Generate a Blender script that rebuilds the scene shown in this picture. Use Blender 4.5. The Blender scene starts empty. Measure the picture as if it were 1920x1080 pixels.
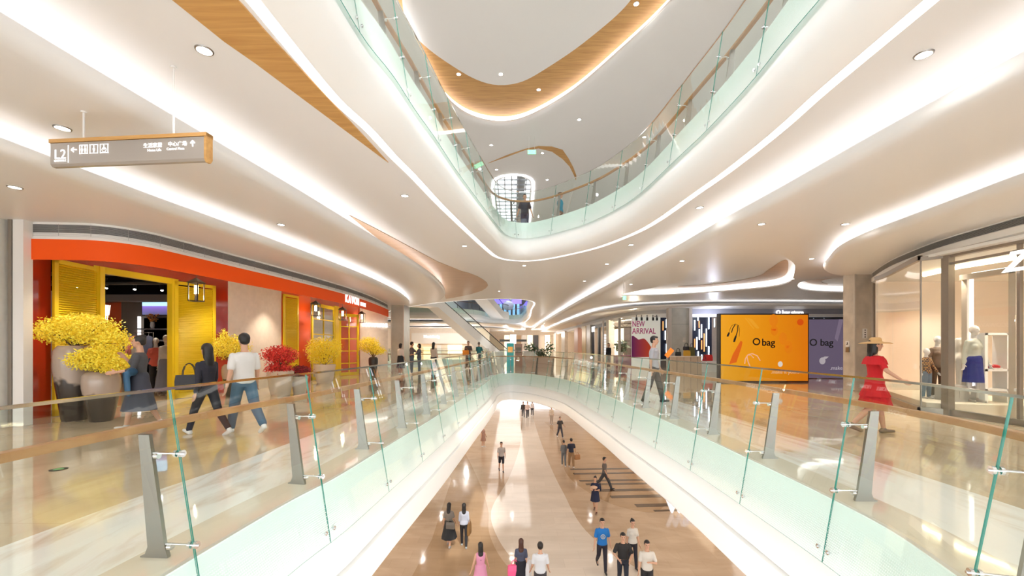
import bpy, bmesh, math, random
from mathutils import Vector, Matrix, Euler
from mathutils.geometry import tessellate_polygon
random.seed(7)
SC = bpy.context.scene
COL = SC.collection
R = math.radians
# ---------------------------------------------------------------- camera, sky, exposure
EYE = 1.5                                   # camera height above the level 2 floor (z = 0)
cam = bpy.data.cameras.new('camera')
cam.sensor_width = 36; cam.lens = 15.0      # 800 px focal length on a 1920 px frame
cam.shift_y = 108/1920                      # shift lens: verticals stay vertical
cam.clip_start = 0.05; cam.clip_end = 500
co = bpy.data.objects.new('camera', cam); COL.objects.link(co)
co.location = (0, 0, EYE); co.rotation_euler = (R(90), 0, 0)
SC.camera = co
w = bpy.data.worlds.new('world'); SC.world = w; w.use_nodes = True
w.node_tree.nodes['Background'].inputs[0].default_value = (0.93, 0.97, 1.0, 1)
w.node_tree.nodes['Background'].inputs[1].default_value = 1.9
SC.view_settings.view_transform = 'Standard'
SC.view_settings.look = 'None'
SC.view_settings.gamma = 1.0
SC.view_settings.exposure = 0.82
SC.view_settings.use_curve_mapping = False
SC.cycles.max_bounces = 14; SC.cycles.diffuse_bounces = 8; SC.cycles.glossy_bounces = 6; SC.cycles.transparent_max_bounces = 48
SC.cycles.sample_clamp_indirect = 6
sun = bpy.data.lights.new('daylight_sun', 'SUN'); sun.energy = 1.6; sun.angle = R(2); sun.color = (1, .97, .92)
so = bpy.data.objects.new('daylight_sun', sun); COL.objects.link(so)
so.rotation_euler = (R(38), R(14), 0); so.location = (0, -6, 20)

def at(px, py, Y):
    return Vector(((px-960)*Y/800, Y, EYE+(648-py)*Y/800))
def onz(px, py, z):
    Y = 800*(z-EYE)/(648-py)
    return Vector(((px-960)*Y/800, Y, z))
# ---------------------------------------------------------------- materials
def new_mat(name):
    m = bpy.data.materials.new(name); m.use_nodes = True
    nt = m.node_tree; b = nt.nodes['Principled BSDF']
    return m, nt, b
def mat(name, col, rough=.5, metal=0, emit=0, ecol=None, spec=.5, coat=0, bump=0, bscale=40, var=0, vscale=6):
    m, nt, b = new_mat(name)
    c = (*col, 1)
    b.inputs['Base Color'].default_value = c
    b.inputs['Roughness'].default_value = rough
    b.inputs['Metallic'].default_value = metal
    b.inputs['Specular IOR Level'].default_value = spec
    b.inputs['Coat Weight'].default_value = coat
    b.inputs['Coat Roughness'].default_value = .05
    if emit:
        b.inputs['Emission Color'].default_value = (*(ecol or col), 1)
        b.inputs['Emission Strength'].default_value = emit
    tc = nt.nodes.new('ShaderNodeTexCoord')
    if var:
        n = nt.nodes.new('ShaderNodeTexNoise'); n.inputs['Scale'].default_value = vscale
        nt.links.new(tc.outputs['Object'], n.inputs['Vector'])
        r = nt.nodes.new('ShaderNodeValToRGB')
        r.color_ramp.elements[0].position = .3; r.color_ramp.elements[1].position = .7
        r.color_ramp.elements[0].color = (*[x*(1-var) for x in col], 1)
        r.color_ramp.elements[1].color = (*[min(1, x*(1+var)) for x in col], 1)
        nt.links.new(n.outputs['Fac'], r.inputs['Fac']); nt.links.new(r.outputs['Color'], b.inputs['Base Color'])
    if bump:
        n = nt.nodes.new('ShaderNodeTexNoise'); n.inputs['Scale'].default_value = bscale
        nt.links.new(tc.outputs['Object'], n.inputs['Vector'])
        bp = nt.nodes.new('ShaderNodeBump'); bp.inputs['Strength'].default_value = bump
        nt.links.new(n.outputs['Fac'], bp.inputs['Height']); nt.links.new(bp.outputs['Normal'], b.inputs['Normal'])
    return m
def wood_mat(name, c1, c2, rough=.4, scale=(1.2, 9, 9), rot=0):
    m, nt, b = new_mat(name)
    tc = nt.nodes.new('ShaderNodeTexCoord'); mp = nt.nodes.new('ShaderNodeMapping')
    mp.inputs['Scale'].default_value = scale; mp.inputs['Rotation'].default_value = (0, 0, rot)
    n = nt.nodes.new('ShaderNodeTexNoise'); n.inputs['Scale'].default_value = 2.2
    n.inputs['Detail'].default_value = 8; n.inputs['Distortion'].default_value = .8
    r = nt.nodes.new('ShaderNodeValToRGB')
    r.color_ramp.elements[0].position = .32; r.color_ramp.elements[1].position = .68
    r.color_ramp.elements[0].color = (*c1, 1); r.color_ramp.elements[1].color = (*c2, 1)
    for a, c in ((tc.outputs['Object'], mp.inputs['Vector']), (mp.outputs['Vector'], n.inputs['Vector']),
                 (n.outputs['Fac'], r.inputs['Fac']), (r.outputs['Color'], b.inputs['Base Color'])):
        nt.links.new(a, c)
    b.inputs['Roughness'].default_value = rough
    return m
def marble(name, c1, c2, rough=.06, scale=(.35, .12, 1), tile=(1.2, .6), line=.93, coat=.3, dist=1.2, tiles=True, wav=.05, rp=(.3, .7)):
    m, nt, b = new_mat(name); L = nt.links
    tc = nt.nodes.new('ShaderNodeTexCoord'); mp = nt.nodes.new('ShaderNodeMapping')
    mp.inputs['Scale'].default_value = scale
    n = nt.nodes.new('ShaderNodeTexNoise'); n.inputs['Scale'].default_value = 2.5
    n.inputs['Detail'].default_value = 9; n.inputs['Distortion'].default_value = dist; n.inputs['Roughness'].default_value = .6
    r = nt.nodes.new('ShaderNodeValToRGB')
    r.color_ramp.elements[0].position = rp[0]; r.color_ramp.elements[1].position = rp[1]
    r.color_ramp.elements[0].color = (*c1, 1); r.color_ramp.elements[1].color = (*c2, 1)
    L.new(tc.outputs['Object'], mp.inputs['Vector']); L.new(mp.outputs['Vector'], n.inputs['Vector']); L.new(n.outputs['Fac'], r.inputs['Fac'])
    src = r.outputs['Color']
    if tiles:
        br = nt.nodes.new('ShaderNodeTexBrick'); br.inputs['Scale'].default_value = 1
        br.inputs['Color1'].default_value = (1, 1, 1, 1); br.inputs['Color2'].default_value = (.93, .93, .93, 1)
        br.inputs['Mortar'].default_value = (.82, .8, .78, 1); br.inputs['Mortar Size'].default_value = .004
        br.inputs['Brick Width'].default_value = tile[0]; br.inputs['Row Height'].default_value = tile[1]
        L.new(tc.outputs['Object'], br.inputs['Vector'])
        mx = nt.nodes.new('ShaderNodeMixRGB'); mx.blend_type = 'MULTIPLY'; mx.inputs[0].default_value = 1
        L.new(src, mx.inputs[1]); L.new(br.outputs['Color'], mx.inputs[2]); src = mx.outputs[0]
    L.new(src, b.inputs['Base Color'])
    b.inputs['Roughness'].default_value = rough
    b.inputs['Specular IOR Level'].default_value = .6
    b.inputs['Coat Weight'].default_value = coat; b.inputs['Coat Roughness'].default_value = .02
    # slight waviness of the polished slabs
    n2 = nt.nodes.new('ShaderNodeTexNoise'); n2.inputs['Scale'].default_value = 1.3
    L.new(tc.outputs['Object'], n2.inputs['Vector'])
    bp = nt.nodes.new('ShaderNodeBump'); bp.inputs['Strength'].default_value = wav; bp.inputs['Distance'].default_value = .05
    L.new(n2.outputs['Fac'], bp.inputs['Height']); L.new(bp.outputs['Normal'], b.inputs['Normal']); L.new(bp.outputs['Normal'], b.inputs['Coat Normal'])
    return m
def glass_mat(name, tint=(.96, 1, .985), refl=1.0, frit=False, blend=1.45):
    m = bpy.data.materials.new(name); m.use_nodes = True
    nt = m.node_tree; nt.nodes.clear(); L = nt.links
    out = nt.nodes.new('ShaderNodeOutputMaterial')
    tr = nt.nodes.new('ShaderNodeBsdfTransparent'); tr.inputs[0].default_value = (*tint, 1)
    gl = nt.nodes.new('ShaderNodeBsdfGlossy'); gl.inputs['Roughness'].default_value = 0.0
    gl.inputs['Color'].default_value = (refl, refl, refl, 1)
    fr = nt.nodes.new('ShaderNodeFresnel'); ge = nt.nodes.new('ShaderNodeNewGeometry')
    io = nt.nodes.new('ShaderNodeMapRange'); io.inputs[3].default_value = blend; io.inputs[4].default_value = 1/blend   # same Fresnel from both sides
    L.new(ge.outputs['Backfacing'], io.inputs[0]); L.new(io.outputs[0], fr.inputs['IOR'])
    sc = nt.nodes.new('ShaderNodeMath'); sc.operation = 'MULTIPLY'; sc.inputs[1].default_value = .6; L.new(fr.outputs[0], sc.inputs[0])
    mx = nt.nodes.new('ShaderNodeMixShader')
    L.new(sc.outputs[0], mx.inputs[0]); L.new(tr.outputs[0], mx.inputs[1]); L.new(gl.outputs[0], mx.inputs[2])
    last = mx.outputs[0]
    if frit:                     # printed white dots growing towards the lower edge (attribute suv = length, height)
        at_ = nt.nodes.new('ShaderNodeAttribute'); at_.attribute_name = 'suv'
        sep = nt.nodes.new('ShaderNodeSeparateXYZ'); L.new(at_.outputs['Vector'], sep.inputs[0])
        def M(op, a, b_=None, clamp=False):
            n = nt.nodes.new('ShaderNodeMath'); n.operation = op; n.use_clamp = clamp
            for i, v in enumerate((a, b_)):
                if v is None: continue
                if isinstance(v, (int, float)): n.inputs[i].default_value = v
                else: L.new(v, n.inputs[i])
            return n.outputs[0]
        k = 1/.022
        u = M('MULTIPLY', sep.outputs[0], k); v = M('MULTIPLY', sep.outputs[1], k)
        row = M('FLOOR', v); odd = M('MULTIPLY', M('MODULO', M('ADD', row, 1000), 2), .5)
        fu = M('SUBTRACT', M('FRACT', M('ADD', u, odd)), .5); fv = M('SUBTRACT', M('FRACT', v), .5)
        d = M('SQRT', M('ADD', M('MULTIPLY', fu, fu), M('MULTIPLY', fv, fv)))
        rad = M('ADD', .06, M('MULTIPLY', M('MULTIPLY', sep.outputs[1], -1), .75), True)
        dot = M('LESS_THAN', d, M('MINIMUM', rad, .46))
        df = nt.nodes.new('ShaderNodeBsdfPrincipled'); df.inputs['Base Color'].default_value = (.90, .95, .93, 1); df.inputs['Roughness'].default_value = .35
        m2 = nt.nodes.new('ShaderNodeMixShader')
        L.new(M('ADD', M('MULTIPLY', dot, .62), .14), m2.inputs[0]); L.new(last, m2.inputs[1]); L.new(df.outputs[0], m2.inputs[2]); last = m2.outputs[0]
    L.new(last, out.inputs[0])
    return m
M = {}
M['ceil'] = mat('ceiling_paint', (.83, .83, .83), .38, spec=.35)
M['fascia'] = mat('white_fascia_lacquer', (.90, .90, .89), .28, spec=.5)
M['white'] = mat('white_paint', (.85, .84, .82), .5)
M['wall'] = mat('cream_wall', (.84, .76, .67), .5, var=.04)
M['fin'] = mat('pale_metal_fin', (.62, .57, .51), .4, .2)
M['stone'] = mat('grey_stone_cladding', (.60, .54, .46), .35, var=.12, vscale=3)
M['stoneg'] = mat('grey_green_stone', (.48, .47, .41), .3, var=.1, vscale=2)
M['metal'] = mat('brushed_steel', (.34, .32, .295), .33, 1)
M['chrome'] = mat('polished_steel', (.75, .75, .76), .08, 1)
M['dkmetal'] = mat('dark_metal', (.10, .09, .08), .35, .8)
M['bronze'] = mat('bronze_aluminium', (.33, .29, .25), .35, .7)
M['black'] = mat('black', (.015, .015, .017), .4)
M['dkgrey'] = mat('dark_grey', (.07, .07, .075), .5)
M['grille'] = mat('grey_grille', (.50, .49, .49), .5)
M['led'] = mat('led_strip', (1, .95, .90), .5, emit=3.1, ecol=(1, .96, .95))
M['ledw'] = mat('led_white', (1, 1, 1), .5, emit=1.35, ecol=(1, .97, .98))
M['lamp'] = mat('lamp_disc', (1, 1, 1), .5, emit=14, ecol=(1, .93, .82))
M['wood'] = wood_mat('oak_veneer', (.50, .26, .075), (.66, .38, .13), .38, (.5, 6, 6))
M['woodp'] = wood_mat('pale_oak_veneer', (.48, .31, .19), (.60, .41, .27), .4, (.5, 6, 6))
M['rail'] = wood_mat('oak_handrail', (.37, .17, .072), (.48, .25, .11), .35, (2, 2, 2))
M['floor2'] = marble('polished_beige_marble', (.56, .43, .29), (.74, .60, .43), .05)
M['floor3'] = marble('grey_beige_marble_upper', (.53, .485, .43), (.67, .62, .56), .08)
M['floor1'] = marble('polished_beige_marble_lower', (.47, .34, .23), (.60, .46, .33), .09, scale=(.12, .35, 1), coat=0, wav=.16)
M['floor1d'] = marble('tan_marble_inlay', (.38, .25, .14), (.48, .33, .20), .09, scale=(.12, .35, 1), coat=0, wav=.16)
M['floor1l'] = marble('pale_marble_inlay', (.66, .58, .49), (.78, .70, .61), .09, scale=(.12, .35, 1), coat=0, wav=.16)
M['stripe'] = marble('dark_brown_marble', (.055, .033, .02), (.09, .055, .035), .12, tiles=False, coat=0)
M['band1'] = marble('pale_beige_border', (.70, .60, .48), (.80, .71, .58), .06, tiles=False)
M['band2'] = marble('white_veined_border', (.62, .45, .30), (.90, .87, .82), .05, scale=(.9, .16, 1), dist=2.0, tiles=False, rp=(.22, .52))
M['glass'] = glass_mat('clear_glass')
M['frit'] = glass_mat('fritted_glass', (.91, .98, .955), frit=True)
M['gedge'] = mat('green_glass_edge', (.02, .26, .20), .1, spec=.8)
M['shopglass'] = glass_mat('shop_glass', (.97, .98, .97), .8)
M['sky'] = None
# ---------------------------------------------------------------- mesh builder
class MB:
    def __init__(s): s.v = []; s.f = []; s.m = []; s.suv = None
    def add(s, vs, fs, m=0):
        b = len(s.v); s.v += [tuple(p) for p in vs]; s.f += [tuple(b+i for i in f) for f in fs]; s.m += [m]*len(fs); return s
    def quad(s, a, b, c, d, m=0): return s.add([a, b, c, d], [(0, 1, 2, 3)], m)
    def box(s, c, d, rz=0, m=0, rot=None):
        hx, hy, hz = d[0]/2, d[1]/2, d[2]/2
        q = rot if rot is not None else Matrix.Rotation(rz, 3, 'Z')
        vs = [Vector(c)+q @ Vector((x*hx, y*hy, z*hz)) for x in (-1, 1) for y in (-1, 1) for z in (-1, 1)]
        return s.add(vs, [(0, 1, 3, 2), (4, 6, 7, 5), (0, 4, 5, 1), (2, 3, 7, 6), (0, 2, 6, 4), (1, 5, 7, 3)], m)
    def bar(s, p, q, wd, ht, m=0, up=(0, 0, 1)):       # box between two points
        p, q = Vector(p), Vector(q); d = (q-p); L = d.length; d.normalize()
        u = Vector(up); x = d.cross(u)
        if x.length < 1e-4: x = d.cross(Vector((1, 0, 0)))
        x.normalize(); z = x.cross(d)
        rot = Matrix((x, d, z)).transposed()
        return s.box((p+q)/2, (wd, L, ht), m=m, rot=rot)
    def rings(s, rs, caps=True, m=0, closed=True):
        n = len(rs[0]); b = len(s.v)
        for r in rs: s.v += [tuple(p) for p in r]
        k = n if closed else n-1
        for i in range(len(rs)-1):
            for j in range(k):
                s.f.append((b+i*n+j, b+i*n+(j+1) % n, b+(i+1)*n+(j+1) % n, b+(i+1)*n+j)); s.m.append(m)
        if caps:
            s.f.append(tuple(b+j for j in range(n))[::-1]); s.m.append(m)
            s.f.append(tuple(b+(len(rs)-1)*n+j for j in range(n))); s.m.append(m)
        return s
    def frame(s, d):
        d = Vector(d).normalized(); a = Vector((0, 0, 1)) if abs(d.z) < .9 else Vector((1, 0, 0))
        x = a.cross(d).normalized(); return x, d.cross(x)
    def cyl(s, p, q, r, r2=None, n=10, m=0):
        p, q = Vector(p), Vector(q); x, y = s.frame(q-p); r2 = r if r2 is None else r2
        f = lambda c, rr: [c+x*rr*math.cos(t*2*math.pi/n)+y*rr*math.sin(t*2*math.pi/n) for t in range(n)]
        return s.rings([f(p, r), f(q, r2)], m=m)
    def cap(s, p, q, r, r2=None, n=10, m=0):
        p, q = Vector(p), Vector(q); r2 = r if r2 is None else r2
        if (q-p).length < 1e-5: q = p+Vector((0, 0, 1e-4))
        d = (q-p).normalized(); x, y = s.frame(d)
        f = lambda c, rr: [c+x*rr*math.cos(t*2*math.pi/n)+y*rr*math.sin(t*2*math.pi/n) for t in range(n)]
        a = [R(-80), R(-50), R(-22)]
        rs = [f(p+d*r*math.sin(t), r*math.cos(t)) for t in a]+[f(p, r), f(q, r2)]+[f(q-d*r2*math.sin(t), r2*math.cos(t)) for t in a[::-1]]
        return s.rings(rs, m=m)
    def ell(s, c, rad, rot=None, n=14, k=9, m=0):
        c = Vector(c); q = rot if rot is not None else Matrix.Identity(3)
        rs = []
        for i in range(k):
            t = -math.pi/2+math.pi*(i+.5)/k
            rs.append([c+q @ Vector((rad[0]*math.cos(t)*math.cos(2*math.pi*j/n), rad[1]*math.cos(t)*math.sin(2*math.pi*j/n), rad[2]*math.sin(t))) for j in range(n)])
        return s.rings(rs, m=m)
    def lathe(s, c, prof, n=24, m=0, caps=True):
        c = Vector(c)
        return s.rings([[c+Vector((r*math.cos(2*math.pi*j/n), r*math.sin(2*math.pi*j/n), z)) for j in range(n)] for r, z in prof], caps=caps, m=m)
    def tube(s, pts, r, n=8, m=0, closed=False):
        pts = [Vector(p) for p in pts]; rs = []
        for i, p in enumerate(pts):
            d = pts[min(i+1, len(pts)-1)]-pts[max(i-1, 0)]
            if d.length < 1e-6: d = Vector((0, 0, 1))
            x, y = s.frame(d); rr = r[i] if isinstance(r, (list, tuple)) else r
            rs.append([p+x*rr*math.cos(t*2*math.pi/n)+y*rr*math.sin(t*2*math.pi/n) for t in range(n)])
        return s.rings(rs, m=m)
    def plate(s, outer, holes, z, m=0):                 # flat horizontal face with holes
        loops = [[Vector((p[0], p[1], 0)) for p in outer]]+[[Vector((p[0], p[1], 0)) for p in h] for h in holes]
        tri = tessellate_polygon(loops)
        vs = [(p.x, p.y, z) for l in loops for p in l]
        return s.add(vs, [tuple(t) for t in tri], m)
    def slab(s, outer, holes, z0, z1, m=0):
        s.plate(outer, holes, z0, m); s.plate(outer, holes, z1, m)
        for l in [outer]+list(holes):
            n = len(l); b = len(s.v)
            s.v += [(p[0], p[1], z0) for p in l]+[(p[0], p[1], z1) for p in l]
            for i in range(n): s.f.append((b+i, b+(i+1) % n, b+n+(i+1) % n, b+n+i)); s.m.append(m)
        return s
    def build(s, name, mats, parent=None, smooth=False, local=False, norm=True):
        me = bpy.data.meshes.new(name); me.from_pydata(s.v, [], s.f)
        for mm in (mats if isinstance(mats, (list, tuple)) else [mats]): me.materials.append(mm)
        me.polygons.foreach_set('material_index', s.m)
        if norm:
            bm = bmesh.new(); bm.from_mesh(me); bmesh.ops.recalc_face_normals(bm, faces=bm.faces[:]); bm.to_mesh(me); bm.free()
        if smooth:
            me.polygons.foreach_set('use_smooth', [True]*len(me.polygons))
            if smooth != 'all': me.set_sharp_from_angle(angle=R(smooth if isinstance(smooth, (int, float)) and smooth > 1 else 45))
        if s.suv:
            a = me.attributes.new('suv', 'FLOAT_VECTOR', 'POINT'); a.data.foreach_set('vector', [x for t in s.suv for x in t])
        o = bpy.data.objects.new(name, me); COL.objects.link(o)
        if parent is not None:
            if not local: me.transform(WM[parent.name].inverted())
            o.parent = parent; WM[o.name] = WM[parent.name]
        else: WM[o.name] = Matrix.Identity(4)
        return o
WM = {}
def tag(o, label=None, cat=None, group=None, kind=None):
    if label: o['label'] = label
    if cat: o['category'] = cat
    if group: o['group'] = group
    if kind: o['kind'] = kind
    return o
def struct(o): o['kind'] = 'structure'; return o
def thing(name, label, cat, loc=(0, 0, 0), rz=0, group=None):
    o = bpy.data.objects.new(name, None); COL.objects.link(o); o.empty_display_size = .2
    o.location = loc; o.rotation_euler = (0, 0, rz)
    WM[o.name] = Matrix.Translation(Vector(loc)) @ Matrix.Rotation(rz, 4, 'Z')
    return tag(o, label, cat, group)
def copy_thing(o, loc, rz=0, label=None, group=None):
    c = o.copy(); COL.objects.link(c); c.location = loc; c.rotation_euler = (0, 0, rz)
    if label: c['label'] = label
    if group: c['group'] = group
    for ch in list(o.children):
        d = ch.copy(); COL.objects.link(d); d.parent = c
        for g in list(ch.children):
            e = g.copy(); COL.objects.link(e); e.parent = d
    return c
def lamp(kind, name, loc, power, col=(1, .92, .82), size=.1, rot=None, spot=110, parent=None):
    l = bpy.data.lights.new(name, kind); l.energy = power; l.color = col
    if kind == 'AREA': l.shape = 'RECTANGLE'; l.size = size[0]; l.size_y = size[1]
    else: l.shadow_soft_size = size
    if kind == 'SPOT': l.spot_size = R(spot); l.spot_blend = .6
    o = bpy.data.objects.new(name, l); COL.objects.link(o); o.location = loc
    if rot: o.rotation_euler = rot
    if parent is not None: o.parent = parent
    return o
def text(s, name, loc, rot, size, m, parent=None, ext=.01, align='LEFT', sx=1.0, bold=0, shear=0):
    cu = bpy.data.curves.new(name, 'FONT'); cu.body = s; cu.size = size; cu.extrude = ext; cu.align_x = align; cu.align_y = 'CENTER'
    cu.offset = bold; cu.shear = shear
    t = bpy.data.objects.new(name, cu); COL.objects.link(t)
    bpy.context.view_layer.update()
    dg = bpy.context.evaluated_depsgraph_get()
    me = bpy.data.meshes.new_from_object(t.evaluated_get(dg)); COL.objects.unlink(t); bpy.data.objects.remove(t)
    me.materials.clear(); me.materials.append(m); me.name = name
    q = Euler(rot).to_matrix().to_4x4()
    me.transform(Matrix.Translation(Vector(loc)) @ q @ Matrix.Diagonal((sx, 1, 1, 1)))
    o = bpy.data.objects.new(name, me); COL.objects.link(o)
    if parent is not None:
        me.transform(WM[parent.name].inverted()); o.parent = parent
    return o
# ---------------------------------------------------------------- plan curves
class Curve:
    def __init__(s, pts, closed=False, ds=.12):
        P = [Vector((p[0], p[1])) for p in pts]; n = len(P); out = []
        seg = n if closed else n-1
        for i in range(seg):
            g = lambda k: P[k % n] if closed else P[max(0, min(n-1, k))]
            p0, p1, p2, p3 = g(i-1), g(i), g(i+1), g(i+2)
            t0 = 0; t1 = t0+max(.05, (p1-p0).length)**.5; t2 = t1+max(.05, (p2-p1).length)**.5; t3 = t2+max(.05, (p3-p2).length)**.5
            k = max(2, min(60, int((p2-p1).length/ds)))
            for j in range(k):
                t = t1+(t2-t1)*j/k
                A1 = p0*((t1-t)/(t1-t0))+p1*((t-t0)/(t1-t0)); A2 = p1*((t2-t)/(t2-t1))+p2*((t-t1)/(t2-t1)); A3 = p2*((t3-t)/(t3-t2))+p3*((t-t2)/(t3-t2))
                B1 = A1*((t2-t)/(t2-t0))+A2*((t-t0)/(t2-t0)); B2 = A2*((t3-t)/(t3-t1))+A3*((t-t1)/(t3-t1))
                out.append(B1*((t2-t)/(t2-t1))+B2*((t-t1)/(t2-t1)))
        if not closed: out.append(P[-1].copy())
        for _ in range(3):                               # light smoothing
            q = [p.copy() for p in out]
            for i in range(len(out)):
                if not closed and i in (0, len(out)-1): continue
                q[i] = (out[i-1]+out[i]*2+out[(i+1) % len(out)])/4
            out = q
        s.p = out; s.closed = closed; s.len = [0]
        for i in range(1, len(out)): s.len.append(s.len[-1]+(out[i]-out[i-1]).length)
        s.L = s.len[-1]; s.n = []
        for i in range(len(out)):
            a = out[(i-1) % len(out)] if closed else out[max(0, i-1)]; b = out[(i+1) % len(out)] if closed else out[min(len(out)-1, i+1)]
            t = (b-a).normalized(); s.n.append(Vector((t.y, -t.x)))       # points to the right of travel (towards the void)
    def off(s, o): return [p+n*o for p, n in zip(s.p, s.n)]
    def at(s, d):
        d = max(0, min(s.L, d)); lo = 0
        import bisect
        i = min(len(s.p)-2, max(0, bisect.bisect_right(s.len, d)-1)); f = (d-s.len[i])/max(1e-6, s.len[i+1]-s.len[i])
        return s.p[i].lerp(s.p[i+1], f), s.n[i].lerp(s.n[i+1], f).normalized()
    def strip(s, prof, mb=None, ms=None, i0=0, i1=None):                 # sweep an open (offset, z) profile
        mb = mb or MB(); idx = list(range(len(s.p)))[i0:i1]
        if s.closed and i0 == 0 and i1 is None: idx.append(0)
        b = len(mb.v); k = len(prof)
        for i in idx:
            for o, z in prof: q = s.p[i]+s.n[i]*o; mb.v.append((q.x, q.y, z))
        for a in range(len(idx)-1):
            for j in range(k-1):
                mb.f.append((b+a*k+j, b+a*k+j+1, b+(a+1)*k+j+1, b+(a+1)*k+j)); mb.m.append(ms[j] if ms else 0)
        return mb
    def solid(s, prof, mb=None, m=0, i0=0, i1=None):                     # sweep a closed section
        return s.strip(list(prof)+[prof[0]], mb, [m]*len(prof), i0, i1)
# ================================================================ PLAN
E2 = Curve([(-1.2, -.15), (-2.0, .25), (-2.33, 1.2), (-2.30, 2.2), (-2.256, 3.01), (-2.13, 4.255), (-2.04, 4.67), (-1.895, 6.19), (-1.727, 7.89), (-1.595, 9.45),
            (-1.357, 12.77), (-1.10, 16.3), (-.97, 19), (-.90, 21.3), (-.62, 22.7), (-.06, 23.2), (.65, 22.7), (1.31, 21.75), (2.0, 20.0), (2.40, 18.5),
            (2.56, 16.9), (2.68, 15.19), (2.79, 13.48), (2.88, 12.12), (2.95, 10.5), (3.02, 9.27), (3.13, 7.19), (3.15, 5.66), (3.147, 4.38), (3.13, 4.0), (3.09, 3.44), (2.98, 3.02),
            (2.75, 2.2), (2.5, 1.2), (2.1, .3), (1.2, -.15)])
E3 = Curve([(-1.2, -.15), (-2.05, .3), (-2.2, 1.5), (-2.12, 3.8), (-2.0, 5.556), (-1.865, 6.09), (-1.727, 7.157), (-1.61, 7.81), (-1.478, 8.76), (-1.369, 9.52), (-.93, 12.1),
            (-.52, 14.3), (-.32, 15.1), (0, 15.55), (.587, 15.68), (1.24, 15.25), (1.83, 14.6), (2.49, 13.72), (2.99, 12.6), (3.31, 11.58), (3.45, 10.65), (3.53, 9.6), (3.58, 8.82),
            (3.655, 7.86), (3.68, 6.51), (3.66, 5.97), (3.62, 5.5), (3.58, 3.8), (3.5, 1.5), (3.1, .3), (2.2, -.15)])
V2 = Curve([(-3.4, 29.9), (-6.5, 29.2), (-10.5, 31), (-12, 38), (-11, 45.5), (-5, 46.5), (-2.8, 43.5), (-2.3, 37), (-2.3, 32)], True, .3)
V3 = Curve([(.2, 29.2), (-1.6, 29.3), (-4.5, 31), (-9, 36), (-13, 44), (-13, 49.6), (-8, 50.6), (-4.6, 54), (-3, 60), (-1.4, 63), (.6, 62.4), (1.7, 52.5), (1.5, 38), (1.2, 30.5)], True, .3)
LIP1L = Curve([(-4.75, -9), (-4.7, -3), (-4.6, 1), (-4.45, 3.7), (-4.31, 5.09), (-3.98, 7.92), (-3.82, 9.62), (-3.62, 11.8), (-3.41, 14), (-3.23, 17.8), (-3.4, 21.5), (-3.95, 24.6), (-5.2, 27.6), (-8, 30), (-12, 32), (-17, 33.5)])
LIP2L = Curve([(-6.8, -9), (-6.6, -2), (-6.45, 2), (-6.2, 5.16), (-6.05, 7.08), (-5.92, 8.13), (-5.75, 9.58), (-5.37, 13.4), (-5.22, 16.2), (-5.35, 20.8), (-6.0, 25.0), (-7.2, 28.2), (-10, 29.5), (-13, 30.3), (-17, 31)])
LIP1R = Curve([(3.3, 75), (3.6, 57), (4.27, 28.5), (4.6, 19.2), (4.7, 15), (4.8, 12.4), (4.82, 10.7), (4.86, 9.19), (4.92, 7.92), (4.97, 5.77), (5.05, 4.21), (5.1, 0), (5.2, -9)])
LIP2RN = Curve([(26, 15.7), (18, 15.6), (14, 15.4), (11.8, 14.9), (10.1, 13.8), (9.0, 12.1), (8.24, 10.7), (7.87, 9.44), (7.72, 8.23), (7.57, 7.08), (7.46, 6.22), (7.4, 4), (7.3, -9)])
LIP2RF = Curve([(5.0, 75), (5.2, 60), (5.55, 42), (5.75, 36), (6.25, 30.6), (7.6, 27.4), (10.7, 25.7), (14.9, 25.3), (20, 25.6), (28, 26)])
LIP1F = Curve([(-17, 51.2), (-10, 51.3), (-6, 51.6), (-1.5, 54.8), (1.0, 60), (2.0, 67), (2.4, 75)])
LIP2F = Curve([(-17, 58), (-8, 58.2), (-3, 60), (-.3, 66), (.4, 75)])
LEAF1 = Curve([(5.9, 23), (7.0, 18), (6.3, 14.7), (6.4, 13.1), (7.5, 12.5), (8.9, 13.6), (10.4, 15.7), (11.9, 18.4), (12.0, 19.6), (11.2, 20.7), (9.4, 22.2), (7.4, 23.0)][::-1], True, .2)
LEAF2 = Curve([(12.6, 18.8), (12.2, 17.6), (13.3, 17.0), (17, 17.0), (20, 18), (20.5, 20.5), (17, 21.7), (14.4, 20.9)], True, .2)
# shopfront lines
KAV = Curve([(-9.28, 8.14), (-8.6, 8.18), (-7.95, 8.30), (-7.55, 8.75), (-7.38, 9.6), (-7.2, 11), (-6.95, 13), (-6.72, 15.5), (-6.62, 17.5), (-6.68, 20), (-6.85, 22.3), (-7.07, 24.3)])
ZAR = Curve([(11.65, 13.8), (11.1, 12.9), (10.42, 11.7), (9.86, 10.4), (9.5, 9.32), (9.35, 8.42), (9.25, 7.68), (9.2, 6), (9.15, 3), (9.1, -9)])
OB = Curve([(7.4, 75), (7.5, 52), (7.7, 44), (7.75, 36), (8.05, 31.5), (8.8, 29.2), (10.2, 28.1), (13, 27.6), (20, 27.5), (28, 27.5)])
NX0, NX1, NY0, NY1 = -17, 26, -9, 82
RECT = [(NX0, NY0), (NX1, NY0), (NX1, NY1), (NX0, NY1)]
pl = lambda c, o=0: [(p.x, p.y) for p in c.off(o)]
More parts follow.
